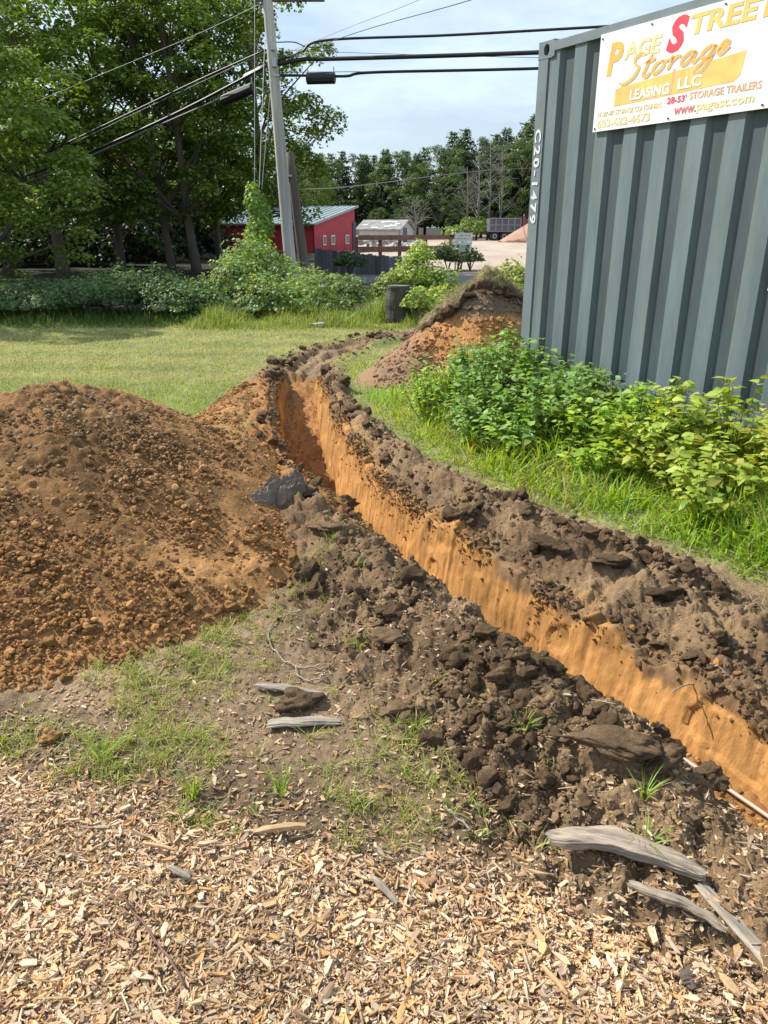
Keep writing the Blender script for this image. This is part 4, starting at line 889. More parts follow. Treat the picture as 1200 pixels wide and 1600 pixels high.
# ------------------------------------------------------------------ leaves and plants near the container
LV = np.array([(0, 0, 0), (0, .42, .02), (0, .78, .0), (0, 1.0, -.10), (-.30, .26, .10), (-.24, .62, .07), (.30, .26, .10), (.24, .62, .07)])
LF = np.array([(0, 1, 4), (4, 1, 5), (1, 2, 5), (2, 3, 5), (0, 6, 1), (6, 7, 1), (1, 7, 2), (2, 7, 3)])
def leaf_var(k):
    r = np.random.default_rng(500 + k); V = LV.copy(); V[:, 0] *= r.uniform(.8, 1.25); V[:, 2] -= .18 * V[:, 1] ** 2 * r.uniform(.2, 1.4); V += r.uniform(-.03, .03, V.shape); return V
LVS = [leaf_var(k) for k in range(5)]
ys_ = np.array([0, .14, .34, .58, .80, 1.0]); ws_ = np.array([0, .21, .31, .26, .14, 0])
def leaf_hi(k):
    r = np.random.default_rng(540 + k); cv = r.uniform(.05, .35); wd = r.uniform(.85, 1.2); V = [(0, y_, -cv * y_ ** 2) for y_ in ys_]
    for sg in (-1, 1): V += [(sg * ws_[i] * wd, ys_[i] + .05 * r.uniform(-1, 1), -cv * ys_[i] ** 2 + ws_[i] * .28 + r.uniform(-.02, .02)) for i in range(1, 5)]
    F = []
    for q, o in ((0, 6), (1, 10)):
        f = [(0, 1, o)] + sum([[(i, i + 1, o + i), (i, o + i, o + i - 1)] for i in range(1, 4)], []) + [(4, 5, o + 3)]
        F += f if q else [t[::-1] for t in f]
    return np.array(V), np.array(F)
LHI = [leaf_hi(k) for k in range(6)]
def leaf_batch(P, D, U_, S, C, protos=LVS):  # D pointing direction, U_ approximate up
    Y = D / (np.linalg.norm(D, axis=1)[:, None] + 1e-9); X = np.cross(Y, U_); X /= np.linalg.norm(X, axis=1)[:, None] + 1e-9; Z = np.cross(X, Y); R = np.stack([X, Y, Z], 2)
    wh = rng.integers(0, len(protos), len(P)); bs = []
    for k, v in enumerate(protos):
        i = wh == k
        if i.any(): bs.append(batch(v, LF, P[i], R[i], S[i], C[i]))
    return join(bs), R, wh
leafme = {}
def leaf_mesh(k, cname, colr):
    if (k, cname) not in leafme:
        c = np.tile(colr, (14, 1)) * np.array([1.2] * 6 + [.95] * 8)[:, None]; o = mesh('tmp', LHI[k][0], LHI[k][1], M['leafobj'], col=c, smooth=True); leafme[(k, cname)] = o.data; bpy.data.objects.remove(o)
    return leafme[(k, cname)]
LC = {'green': (.20, .335, .085), 'yellow': (.33, .42, .075), 'lime': (.28, .42, .055)}
def leafy_plant(x, y, H, R_, size, cname, label, nst=16, nobj=70, group=None):
    z0 = float(ground_h(x, y, False)); e = empty('leafy_plant', (x, y, z0), label, 'plant', group)
    st_ = MB(); Ps, Ds = [], []
    for s_ in range(nst):
        a = rng.uniform(0, 6.28); rr = R_ * math.sqrt(rng.uniform()); hh = H * (1 - .45 * (rr / R_) ** 2) * rng.uniform(.75, 1.1)
        base = np.array([math.cos(a) * rr * .35, math.sin(a) * rr * .35, 0]); tip = np.array([math.cos(a) * rr, math.sin(a) * rr, hh]); mid = (base + tip) / 2 + np.array([0, 0, .12 * hh])
        Q = catmull(np.array([base, mid, tip]), 4); st_.tube(Q, np.linspace(.004, .0015, len(Q)), 4, False)
        nl = int(8 + hh * 18)
        for t in np.linspace(.22, 1, nl):
            q = Q[min(int(t * (len(Q) - 1)), len(Q) - 1)] + rng.normal(0, .012, 3); az = rng.uniform(0, 6.28); Ps.append(q); Ds.append((math.cos(az) + .35 * math.cos(a), math.sin(az) + .35 * math.sin(a), rng.uniform(-.35, .35) + .2 * (t > .9)))
    st_.build('stems', mat('green_stem', (.12, .16, .05)) if 'stemm' not in M else M['stemm'], e, smooth=True)
    Ps, Ds = np.array(Ps), np.array(Ds); n = len(Ps); S = rng.uniform(.6, 1.15, n) * size; C = np.array(LC[cname]) * rng.uniform(.7, 1.3, (n, 1)); C[:, 0] *= rng.uniform(.8, 1.4, n)
    U_ = np.tile([0, 0, 1.], (n, 1)) + rng.normal(0, .3, (n, 3))
    order = np.argsort(-(Ps[:, 2] + .5 * (Ps @ np.array([CN[0], CN[1], 0])) + rng.normal(0, .05, n))); ob = order[:nobj]; rest = order[nobj:]
    (Vb, Fb, Cb), _, _ = leaf_batch(Ps[rest], Ds[rest], U_[rest], S[rest], C[rest]); tag(mesh('foliage', Vb, Fb, M['leaf'], col=Cb, parent=e, smooth=True), kind='stuff')
    for i in ob:
        Y = Vector(Ds[i]).normalized(); X = Y.cross(Vector(U_[i])).normalized(); Z = X.cross(Y); mm = Matrix((X, Y, Z)).transposed().to_4x4()
        o = mesh('leaf', None, None, None, parent=e, shared=leaf_mesh(int(rng.integers(5)), cname, LC[cname])); o.matrix_local = Matrix.Translation(Vector(Ps[i])) @ mm @ Matrix.Diagonal((S[i], S[i], S[i], 1))
    return e
M['stemm'] = mat('green_stem', (.12, .16, .05))
def fp(a, d): return CO + CT * a + CN * d
PL = [(-.28, .38, .50, .24, .06, 'green', 'leafy plant at the far foot of the container corner post'),
      (-.05, .40, .62, .34, .075, 'green', 'tall leafy plant right against the container corner'),
      (.28, .34, .66, .36, .075, 'green', 'highest leafy plant covering the first corrugations'),
      (.46, .78, .54, .34, .065, 'green', 'leafy plant standing in front of the highest one'),
      (.66, .40, .60, .36, .08, 'green', 'dense leafy plant beside the shaded hollow at the container'),
      (.80, .92, .42, .34, .075, 'green', 'lower leafy plant in front of the dense one'),
      (1.12, .42, .42, .34, .085, 'green', 'broad leafy plant below the left part of the banner'),
      (1.45, .62, .40, .32, .085, 'green', 'leafy plant with large pointed leaves under the middle of the banner'),
      (1.72, .30, .34, .28, .085, 'green', 'low leafy plant at the bottom rail'),
      (2.10, .46, .46, .34, .075, 'yellow', 'yellowish large-leaved plant at the right of the bottom rail'),
      (2.45, .40, .52, .34, .08, 'yellow', 'tallest yellowish large-leaved plant near the right picture edge'),
      (2.50, .85, .38, .32, .07, 'yellow', 'yellow-green plant in front of the tallest yellowish one'),
      (-.35, .62, .34, .2, .05, 'lime', 'lime green leafy plant at the foot of the rear soil heap'),
      (-.12, .66, .44, .24, .05, 'lime', 'lime green leafy plant between the rear heap and the container corner'),
      (2.95, .5, .5, .35, .078, 'yellow', 'yellowish plant cut by the right picture edge'),
      (1.15, 1.0, .30, .30, .07, 'lime', 'short lime plant at the edge of the long grass'),
      (1.95, .95, .26, .28, .075, 'lime', 'short bright leafy plant before the yellowish ones')]
PL += [(.25, .58, .56, .30, .06, 'green', 'leafy plant in front of the container corner beside the bright grass'),
       (.85, 1.08, .40, .36, .06, 'green', 'low plant at the front middle of the leafy clump'),
       (1.35, .95, .34, .32, .07, 'green', 'low plant before the large pointed leaves'),
       (1.05, .22, .40, .26, .06, 'green', 'plant pressed against the corrugations beside the shaded hollow'),
       (2.2, .75, .42, .34, .08, 'yellow', 'bushy yellowish plant between the bright grass and the bottom rail'),
       (2.75, .95, .36, .34, .08, 'yellow', 'low yellowish plant at the front right of the clump')]
PL += [(-.30, .80, .50, .26, .05, 'lime', 'upright lime plant at the right foot of the rear soil heap'),
       (-.02, .92, .42, .26, .05, 'lime', 'lime plant at the left end of the clump standing in the bright grass'),
       (.95, .62, .50, .32, .065, 'green', 'middle leafy plant bridging the two halves of the clump'),
       (1.28, .70, .48, .32, .07, 'green', 'round leafy plant in the middle of the clump before the bare corrugation'),
       (1.65, .70, .44, .32, .07, 'lime', 'bright plant joining the green and the yellowish halves of the clump'),
       (1.9, .60, .46, .32, .07, 'lime', 'bright leafy plant left of the yellowish ones'),
       (.45, .62, .60, .34, .06, 'green', 'bulging leafy plant at the fullest part of the clump')]
for a, d, H, R_, s_, c_, lb in PL:
    q = fp(a, d); leafy_plant(q[0], q[1], H, R_, s_, c_, lb, nst=34 if c_ == 'green' else 26, nobj=60)

# ------------------------------------------------------------------ foliage masses further off
D4 = np.array([(0, -.5, 0), (-.36, .02, .08), (.36, .02, .08), (0, .5, -.06)]); D4F = np.array([(0, 2, 1), (1, 2, 3)])
def leafcloud(P, N, S, C):
    R = frame(N, rng.uniform(0, 6.28, len(P))); return batch(D4, D4F, P, R, S, C)
def ell_pts(n, c, r, fill=.25, up=.0):
    v = rvec(n); v[:, 2] = np.abs(v[:, 2]) * (1 - up) + v[:, 2] * up if up < 1 else v[:, 2]
    rad = 1 - fill * rng.uniform(0, 1, n) ** 1.5; lump = 1 + .55 * fbm(v[:, 0] * 2 + c[0], v[:, 1] * 2 + v[:, 2] * 2, 1.6, 3, 601); return c + v * (rad * lump)[:, None] * r, v
def bush(name, blobs, n, size, col, label, cat, stemc=True, kind=None, var=.35):
    c0 = np.mean([b[0] for b in blobs], axis=0); e = empty(name, (c0[0], c0[1], 0), label, cat)
    tot = sum(b[1][0] * b[1][2] for b in blobs); bs = []; sm = MB()
    for c, r in blobs:
        k = int(n * r[0] * r[2] / tot); P, v = ell_pts(k, np.array(c, float), np.array(r, float), .35, .35); P[:, 2] = np.abs(P[:, 2])
        Nn = v * .7 + np.array([0, 0, .6]) + rng.normal(0, .45, (k, 3)); cl_ = np.array(col) * rng.uniform(1 - var, 1 + var, (k, 1)) * (1 + .5 * fbm(P[:, 0] * 2, P[:, 2] * 2, 1, 2, 603))[:, None]; cl_[:, 0] *= rng.uniform(.8, 1.35, k)
        bs.append(leafcloud(P, Nn, rng.uniform(.6, 1.2, k) * size, cl_))
        for j in range(5):
            a = rng.uniform(0, 6.28); sm.tube([(c[0], c[1], 0), (c[0] + math.cos(a) * r[0] * .3, c[1] + math.sin(a) * r[1] * .3, c[2] * .8 + .1), (c[0] + math.cos(a) * r[0] * .6, c[1] + math.sin(a) * r[1] * .6, c[2] + r[2] * .5)], [.02, .014, .006], 5)
    V, F, Cc = join(bs); mesh('foliage', V - np.array([c0[0], c0[1], 0]), F, M['leaf'], col=Cc, parent=e); sm.v = [v - np.array([c0[0], c0[1], 0]) for v in sm.v]; tag(sm.build('stem', M['bark'], e), kind='stuff')
    return e
def B(px_, py_, Y, rx, ry, rz): q = at(px_, py_, Y); return ((q[0], q[1], max(q[2], .05)), (rx, ry, rz))
# long bed of brambles along the lawn's far edge
blob = []
for i, px_ in enumerate(range(-60, 345, 24)):
    Y = 14.2 + .5 * math.sin(i * 1.7); top = np.interp(px_, [-60, 0, 100, 200, 260, 345], [440, 440, 438, 424, 430, 455]) + 10 * math.sin(i * 2.3)
    tz = at(px_, top, Y)[2]; q = at(px_, 450, Y); blob.append(((q[0], Y, tz * .35), (.55, .75, tz * .68)))
V, F, Cc = None, None, None; bs = []
for c, r in blob:
    k = 2900; P, v = ell_pts(k, np.array(c), np.array(r), .35, .3); P[:, 2] = np.abs(P[:, 2]); cl_ = np.array([.085, .145, .05]) * rng.uniform(.6, 1.5, (k, 1)) * (1 + .6 * fbm(P[:, 0] * 2, P[:, 2] * 3, 1, 2, 605))[:, None]
    bs.append(leafcloud(P, v * .6 + np.array([0, 0, .7]) + rng.normal(0, .45, (k, 3)), rng.uniform(.035, .085, k), cl_))
V, F, Cc = join(bs); tag(mesh('undergrowth', V, F, M['leaf'], col=Cc), 'dark green bramble undergrowth along the far edge of the lawn', 'undergrowth', kind='stuff')
# tall edge grass in front of the brush
def dE(x, y): return ((x > -3.2) & (x < 2.2)) * 1.0
x = rng.uniform(-3.3, 1.0, 12000); y = rng.uniform(12.0, 14.2, 12000) ; k = (trench_u(x, y) < -.3) | (y > 12.6); x, y = x[k], y[k]; n = len(x)
V, F, Cc = blades(x, y, np.zeros(n), rng.uniform(.08, .42, n) * ss(11.9, 13, y) * np.clip(.7 + 1.6 * fbm(x, y, 1.4, 3, 701), .1, 1.5), rng.uniform(.006, .014, n), rng.uniform(.1, .9, n), rng.uniform(0, 6.28, n), gcol(n, (.20, .30, .06), .35, .25), 3)
tag(mesh('edge_grass', V, F, M['grass'], col=Cc), 'uncut tall grass fringing the vines at the back of the lawn', 'grass', kind='stuff')
x = rng.uniform(-9, -3, 9000); y = rng.uniform(12.4, 14.0, 9000); n = len(x)
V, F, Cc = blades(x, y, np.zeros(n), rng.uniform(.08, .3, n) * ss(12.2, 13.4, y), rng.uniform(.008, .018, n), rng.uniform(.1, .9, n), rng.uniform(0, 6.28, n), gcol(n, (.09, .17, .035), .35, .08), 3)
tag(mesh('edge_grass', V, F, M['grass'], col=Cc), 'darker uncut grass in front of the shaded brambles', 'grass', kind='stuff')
VC = (.19, .29, .085)
bush('vine_mound', [B(395, 425, 15.5, .6, .7, .7), B(375, 450, 14.8, .6, .5, .62), B(450, 452, 15.2, .85, .7, .50), B(500, 462, 14.8, .7, .6, .45), B(415, 480, 14.0, .6, .5, .55), B(545, 470, 14.6, .5, .5, .45), B(470, 480, 13.9, .65, .5, .5), B(520, 495, 13.8, .5, .4, .35), B(425, 420, 16, .5, .5, .35)], 17000, .082, VC, 'big tangled mound of vines swallowing the foot of the utility pole', 'vines')
bush('shrub', [B(330, 485, 13.7, .42, .35, .42), B(312, 470, 14.0, .35, .4, .4)], 3000, .075, (.15, .25, .09), 'pale green shrub at the left end of the vine mound', 'shrub')
bush('vine_mound', [B(650, 440, 14.8, .5, .5, .5), B(690, 455, 14.6, .38, .45, .38), B(610, 460, 14.9, .36, .45, .42), B(655, 405, 14.9, .26, .3, .32), B(655, 490, 13.8, .55, .4, .34), B(690, 480, 13.4, .5, .4, .35), B(620, 490, 14.2, .5, .4, .4), B(650, 478, 12.9, .22, .25, .3)], 10500, .082, (.26, .36, .08), 'yellow-green vine mound growing behind the old stump', 'vines')
bush('shrub', [B(715, 398, 30.2, .8, .6, .50), B(700, 405, 29.6, .6, .5, .40), B(735, 407, 29.6, .55, .5, .32), B(718, 408, 29.2, .5, .3, .3)], 4200, .13, (.075, .13, .04), 'round dark bush beside the gravel lot holding small white signs', 'shrub')
bush('shrub', [B(800, 445, 12.0, .30, .3, .36), B(800, 470, 11.6, .28, .3, .3)], 1700, .085, (.26, .33, .09), 'yellow-leaved shrub between the rear soil heap and the container', 'shrub')
bush('shrub', [B(548, 415, 24, .5, .5, .4)], 1200, .10, (.05, .10, .03), 'small dark bush in front of the grey board wall', 'shrub')
bush('shrub', [B(740, 362, 100, 3.0, 2.5, 1.6), B(720, 366, 98, 2.2, 2, 1.0)], 1500, .5, (.16, .24, .06), 'pale roadside bush far off left of the dump truck', 'shrub')
# vines climbing the guy wires
def vcol():
    P0 = at(404, 470, 16.5); P1 = at(400, 292, 16.5); e = empty('climbing_vine', (P0[0], P0[1], 0), 'leafy column of vines climbing the guy wires beside the pole', 'vines')
    n = 3600; t = rng.uniform(0, 1, n) ** 1.15; rad = np.interp(t, [0, .45, .85, 1], [.42, .30, .26, .07]) * (1 + .35 * fbm(t, t * 0, 9, 3, 611)); a = rng.uniform(0, 6.28, n)
    c = P0 + (P1 - P0) * t[:, None] + np.stack([.09 * np.sin(t * 11), t * 0, t * 0], -1); P = c + np.stack([np.cos(a) * rad * (.6 + .4 * rng.uniform(size=n)), np.sin(a) * rad, rng.normal(0, .05, n)], -1)
    Nn = np.stack([np.cos(a), np.sin(a), rng.uniform(-.2, .9, n)], -1) + rng.normal(0, .4, (n, 3)); C = np.array([.21, .32, .065]) * rng.uniform(.6, 1.35, (n, 1))
    V, F, Cc = leafcloud(P, Nn, rng.uniform(.06, .12, n), C); mesh('foliage', V - np.array([P0[0], P0[1], 0]), F, M['leaf'], col=Cc, parent=e)
    b = MB(); b.tube([(0, 0, 0), P1 - np.array([P0[0], P0[1], 0])], [.03, .012], 6); b.build('vine_stem', M['bark'], e)
vcol()
# old stump
q = at(622, 475, 13.2); e = empty('tree_stump', (q[0], q[1], 0), 'dark weathered stump standing at the lawn edge before the yellow-green vines', 'stump')
b = MB(); hgt = at(622, 447, 13.2)[2]; a = np.linspace(0, 1, 9)
b.tube(np.column_stack([.01 * np.sin(a * 9), a * 0, a * hgt]), .205 * (1.12 - .14 * a + .03 * np.sin(a * 13)), 16); b.build('trunk', M['stump'], e, smooth=False)
b = MB(); b.tube([(0, 0, hgt - .005), (0, 0, hgt + .012)], .17, 16); b.build('cut_top', mat('stump_top', (.13, .115, .10), noise=[(20, .6, 1.3)]), e)
q = at(497, 508, 12.6); o = mesh('stone', R3[1][0] * np.array([.2, .12, .07]), R3[1][1], M['concrete'], smooth=True); o.location = (q[0], 12.6, .03); tag(o, 'pale flat stone at the foot of the vine mound', 'stone')

# ------------------------------------------------------------------ utility pole and lines
PY = 19.0
pb, pt = at(452, 395, PY), at(418, 0, PY); dirp = (pt - pb) / (pt[2] - pb[2]); base = pb - dirp * pb[2]; tip = base + dirp * 9.5
pole = empty('utility_pole', base, 'weathered grey wooden utility pole leaning slightly left and carrying cables', 'utility pole')
b = MB(); tt = np.linspace(0, 1, 14); b.tube([(tip - base) * t for t in tt], np.linspace(.148, .086, 14), 18); b.build('shaft', M['pole'], pole, smooth=True)
b = MB(); c = at(430, 119, PY) - base
b.tube([c - dirp * .02, c + dirp * .02], .132, 18, False); b.build('steel_band', M['steel'], pole)
for px_, py_ in ((428, 74), (430, 100)):
    b = MB(); c = at(px_, py_, PY) - base; b.box(c + np.array([.0, -.15, 0]), (.10, .10, .16)); b.build('cable_clamp', M['steel'], pole)
b = MB(); c = at(446, 0, PY) - base; b.box(c + np.array([.1, 0, .03]), (1.5, .09, .11)); b.build('crossarm', M['pole_dark'], pole)
p2b, p2t = at(473, 400, 22), at(452, 238, 22); d2 = (p2t - p2b) / (p2t[2] - p2b[2]); b2 = p2b - d2 * p2b[2]
st2 = empty('utility_pole', b2, 'thin dark stub pole standing just behind the grey utility pole', 'utility pole'); b = MB(); b.tube([(p2t - b2) * t for t in np.linspace(0, 1, 8)], np.linspace(.15, .11, 8), 12); b.build('shaft', M['pole_dark'], st2, smooth=True)
b = MB(); b.tube([(p2t - b2) + np.array([-.02, 0, -.6]), (p2t - b2) + np.array([-.02, 0, -.56])], .14, 12); b.build('steel_band', M['steel'], st2)
def cable(pts, r, label, m='cable', name='utility_cable', cat='cable', sag=0):
    P = np.array([at(*p) for p in pts]); Q = catmull(P, 10); t = np.linspace(0, 1, len(Q)); Q[:, 2] -= sag * 4 * t * (1 - t)
    b = MB(); b.tube(Q, r, 6); return tag(b.build(name, M[m], smooth=True), label, cat)
K = PY
cable([(430, 101, K), (480, 92, K - .1), (520, 92, K - .2), (840, 82, 17.4), (1300, 60, 15.2)], .045, 'thick black cable running right from the pole at middle height', sag=.0)
cable([(430, 96, K), (470, 82, K - .1), (508, 63, K - .2), (700, 55, 18.2), (935, 42, 17.2), (1400, 15, 15)], .027, 'upper black cable rising from the pole then running right above the container roof')
cable([(432, 66, K), (460, 66, K), (478, 73, K), (500, 74, K)], .012, 'short slack jumper wire beside the pole top')
cable([(432, 118, K), (480, 118, K - .1), (540, 119, K - .3), (585, 113, K - .5), (840, 107, 17.4), (1300, 90, 15.2)], .030, 'lowest black cable running right from the pole past the splice box')
cable([(432, 113, K), (560, 112, K - .3), (600, 112, K - .4)], .008, 'thin support wire above the splice box', 'wire')
cable([(415, 78, K), (300, 130, 20.5), (200, 178, 21.8), (80, 235, 23), (20, 262, 23.6)], .020, 'upper pair-strand cable running down left from the pole into the trees')
cable([(417, 103, K), (300, 165, 20.5), (200, 212, 21.8), (110, 250, 22.7), (40, 275, 23.4)], .034, 'thick middle cable running down left from the pole into the trees')
cable([(395, 130, K + .6), (330, 160, 20.3), (250, 195, 21.3), (85, 268, 23), (10, 296, 23.7)], .018, 'pale lower cable running down left below the middle cable', 'wire')
cable([(414, 82, K), (330, 121, 20.2), (230, 168, 21.4), (100, 230, 22.8), (20, 262, 23.5)], .008, 'thin messenger wire hugging the upper left cable', 'wire')
cable([(412, 4, K), (305, 55, 20.5), (150, 120, 22), (50, 162, 22.8)], .009, 'highest thin wire descending left from the pole top', 'wire')
cable([(446, 92, K), (560, 50, 15), (735, 0, 11.5), (900, -60, 9)], .006, 'thin dark service wire climbing to the upper right')
cable([(446, 84, K), (540, 45, 15), (650, 2, 12), (760, -50, 10)], .003, 'faint thin wire climbing steeply to the upper right')
cable([(446, 78, K), (600, 84, 18.6), (840, 90, 17.6), (1300, 96, 15)], .006, 'very thin wire between the two upper black cables', 'wire')
cable([(470, 296, 40), (560, 290, 60), (740, 268, 90), (840, 262, 100)], .03, 'distant wire crossing in front of the far pines', 'wire')
for k, (x0_, x1_, lb) in enumerate(((398, 398, 'leftmost straight guy wire dropping into the climbing vine'), (414, 405, 'middle guy wire dropping from the pole into the climbing vine'), (424, 409, 'right guy wire nearest the pole'))):
    a = at(x0_, [-60, 60, 125][k], K - .3); c = at(x1_, 296, 16.6); b = MB(); b.tube([a, c], .008, 5); tag(b.build('guy_wire', M['wire']), lb, 'wire')
def box_on(name, pA, pB, r, label, m, cat):
    a, c = at(*pA), at(*pB); e = empty(name, a, label, cat); b = MB(); b.tube([(c - a) * t for t in (0, .02, .98, 1)], [r * .7, r, r, r * .7], 10); b.build('shell', m, e, smooth=False)
    for t in (.05, .95):
        b = MB(); b.tube([(c - a) * t, (c - a) * t + np.array([0, 0, r * 1.9])], .012, 5); b.build('hanger', M['steel'], e)
box_on('splice_box', (479, 123, K - .2), (524, 122, K - .3), .115, 'black cylindrical splice box hanging on the lowest right cable', M['cable'], 'splice box')
box_on('splice_box', (348, 158, K + 1.2), (396, 137, K + .7), .12, 'dark splice box hanging under the left cables near the pole', M['cable'], 'splice box')
box_on('splice_box', (383, 121, K + 1.2), (414, 106, K + .1), .07, 'grey splice sleeve on the thick left cable next to the pole', M['steel'], 'splice box')

# ------------------------------------------------------------------ trees
def maple_crown(seed, H=9.9, R_=3.7, zlow=1.3, clumps=120, per=150, leaf=.17):
    r = np.random.default_rng(seed); bs = []; limbs = MB()
    for c in range(clumps):
        v = r.normal(size=3); v /= np.linalg.norm(v); rad = r.uniform(.4, 1.0) ** .5
        zc = (H + zlow) / 2; c0 = np.array([v[0] * R_ * rad, v[1] * R_ * rad, zc + v[2] * (H - zlow) / 2 * rad])
        if c0[2] > zc: c0[:2] *= 1 - .35 * (c0[2] - zc) / (H - zc)
        sx = r.uniform(.40, .75); sz_ = sx * r.uniform(.45, .7)
        p = r.normal(size=(per, 3)); p /= np.linalg.norm(p, axis=1)[:, None]; p[:, 2] = np.where(r.uniform(size=per) < .75, np.abs(p[:, 2]), p[:, 2]); p *= (1 - .5 * r.uniform(size=per) ** 2)[:, None]
        P = c0 + p * np.array([sx, sx, sz_]) + np.array([0, 0, -.25 * sx]) * (p[:, 0:1] ** 2 + p[:, 1:2] ** 2)
        Nn = p * .5 + np.array([0, 0, .9]) + r.normal(0, .4, (per, 3)); C = np.array([.155, .235, .038]) * r.uniform(.65, 1.35, (per, 1)) * r.uniform(.8, 1.25)
        R3_ = frame(Nn, r.uniform(0, 6.28, per)); bs.append(batch(D4 * [1.15, 1, 1], D4F, P, R3_, r.uniform(.65, 1.2, per) * leaf, C))
        if c % 3 == 0:
            z0 = max(1.8, c0[2] - np.hypot(c0[0], c0[1]) * .8 - .4); limbs.tube([(0, 0, z0), (c0[0] * .45, c0[1] * .45, (z0 + c0[2]) / 2 + .1), c0], [.06, .035, .012], 5, False)
    V, F, C = join(bs); return V, F, C, limbs
crowns = []
for k in range(3):
    V, F, C, lm = maple_crown(700 + k, leaf=.15, clumps=92, per=190); o = mesh('crown', V, F, M['farleaf'], col=C); l = lm.build('limbs', M['bark'], smooth=True); crowns.append((o.data, l.data)); bpy.data.objects.remove(o); bpy.data.objects.remove(l)
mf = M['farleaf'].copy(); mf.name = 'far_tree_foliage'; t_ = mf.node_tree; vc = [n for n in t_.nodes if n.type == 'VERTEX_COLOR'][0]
hv = t_.nodes.new('ShaderNodeMix'); hv.data_type = 'RGBA'; hv.blend_type = 'MULTIPLY'; hv.inputs['Factor'].default_value = 1; hv.inputs['B'].default_value = (.56, .62, 1.1, 1)  # mutes the maple green; its blue lift is haze put into the colour
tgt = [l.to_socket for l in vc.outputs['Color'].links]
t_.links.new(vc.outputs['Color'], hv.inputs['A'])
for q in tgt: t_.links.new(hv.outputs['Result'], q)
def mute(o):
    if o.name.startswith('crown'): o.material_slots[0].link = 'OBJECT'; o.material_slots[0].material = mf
def tree(px_, py_, Y, k, rz, sc, label, lean=(0, 0), r=.15, X=None, group=None, name='maple_tree'):
    q = at(px_, py_, Y); X = q[0] if X is None else X
    e = empty(name, (X, Y, 0), label, 'tree', group)
    cm, lm = crowns[k]
    b = MB(); hh = 9.5 * sc[2]; t = np.linspace(0, 1, 9); b.tube(np.column_stack([lean[0] * t * hh + .08 * np.sin(t * 6 + rz), lean[1] * t * hh, t * hh]), r * (1.15 - .8 * t + .3 * (t == 0)), 10); b.build('trunk', M['bark'], e, smooth=True)
    for me_, nm in ((cm, 'crown'), (lm, 'limbs')):
        o = bpy.data.objects.new(nm, me_); COL.objects.link(o); o.parent = e; o.rotation_euler = (0, 0, rz); o.scale = sc; o.location = (lean[0] * 5, lean[1] * 5, 0)
    return e
TR = [(100, 440, 27, 0, .3, (1.05, 1.05, 1.0), 'maple with the bare pale trunk standing left of the brambles', (-.06, 0), .17),
      (268, 440, 28.5, 1, 1.9, (.95, .95, .98), 'maple whose straight trunk shows left of the leaning double trunk', (-.05, 0), .12),
      (312, 440, 28, 2, 4.0, (.95, .95, 1.0), 'maple with a trunk leaning left behind the vine column', (-.08, 0), .14),
      (345, 430, 31, 0, 2.7, (.9, .9, 1.0), 'slim maple whose trunk stands closest to the red shed', (.0, 0), .11),
      (190, 440, 30, 2, .8, (1.0, 1, 1.0), 'maple half hidden in shade behind the two front trunks', (0, 0), .14),
      (415, 420, 30, 1, 5.1, (.95, .9, 1.02), 'rightmost maple spreading over the shed behind the utility pole', (-.02, 0), .13),
      (20, 440, 29, 1, 3.3, (1.1, 1.1, 1.1), 'maple at the left picture edge behind the nearest boughs', (0, 0), .16)]
for (a, b_, Y, k, rz, sc, lb, ln, r_) in TR: tree(a, b_, Y, k, rz, sc, lb, ln, r_)
tree(0, 0, 20.0, 2, 1.2, (.95, .95, .92), 'dark low-branched tree filling the left edge of the picture', (0, 0), .18, X=-11.4)
t2 = tree(0, 0, 17.6, 0, 2.2, (.80, .80, .80), 'nearest dark tree whose low boughs hang over the left end of the brambles', (0, 0), .16, X=-9.3)
for ch in t2.children:
    if ch.name.split('.')[0] in ('crown', 'limbs'): ch.location.z = -1.2
tree(0, 0, 15.4, 1, .5, (.62, .62, .80), 'small maple standing just outside the left picture edge whose shade falls on the lawn', (0, 0), .10, X=-11.2)
for i, (X, Y) in enumerate([(-20, 40), (-15, 41), (-25, 36), (-10.5, 42), (-29, 44), (-18, 47), (-13, 49), (-23, 50), (-7.5, 62), (-13, 60), (-20, 60), (-28, 58)]):
    tree(0, 0, Y, i % 3, i * 1.3, (1.15, 1.15, .80), 'shaded maple in the dark wood behind the front maples', (0, 0), .16, X=X, group='maples in the dark wood behind the front row')
# low shade thicket under the wood
bs = []
for row, (Y0, hz, n0) in enumerate(((33, 1.6, 30), (37.5, 3.2, 34))):
    for i in range(n0):
        X = -27 + i * (20.5 if row == 0 else 21.5) / n0 * .86 + rng.uniform(-.3, .3); Y = Y0 + rng.uniform(-1.5, 1.5) + (3.5 if X > -10 else 0)
        P, v = ell_pts(900, np.array([X, Y, .3]), np.array([1.5, 1.0, hz * rng.uniform(.7, 1.2)]), .5, .3); P[:, 2] = np.abs(P[:, 2]); bs.append(leafcloud(P, v + rng.normal(0, .5, v.shape), rng.uniform(.14, .30, len(P)), np.array([.018, .032, .011]) * rng.uniform(.6, 1.4, (len(P), 1))))  # leaf colour near black, the wood's shade put into it
V, F, Cc = join(bs); tag(mesh('thicket', V, F, M['leaf'], col=Cc), 'dark undergrowth in the shade beneath the maples', 'undergrowth', kind='stuff')

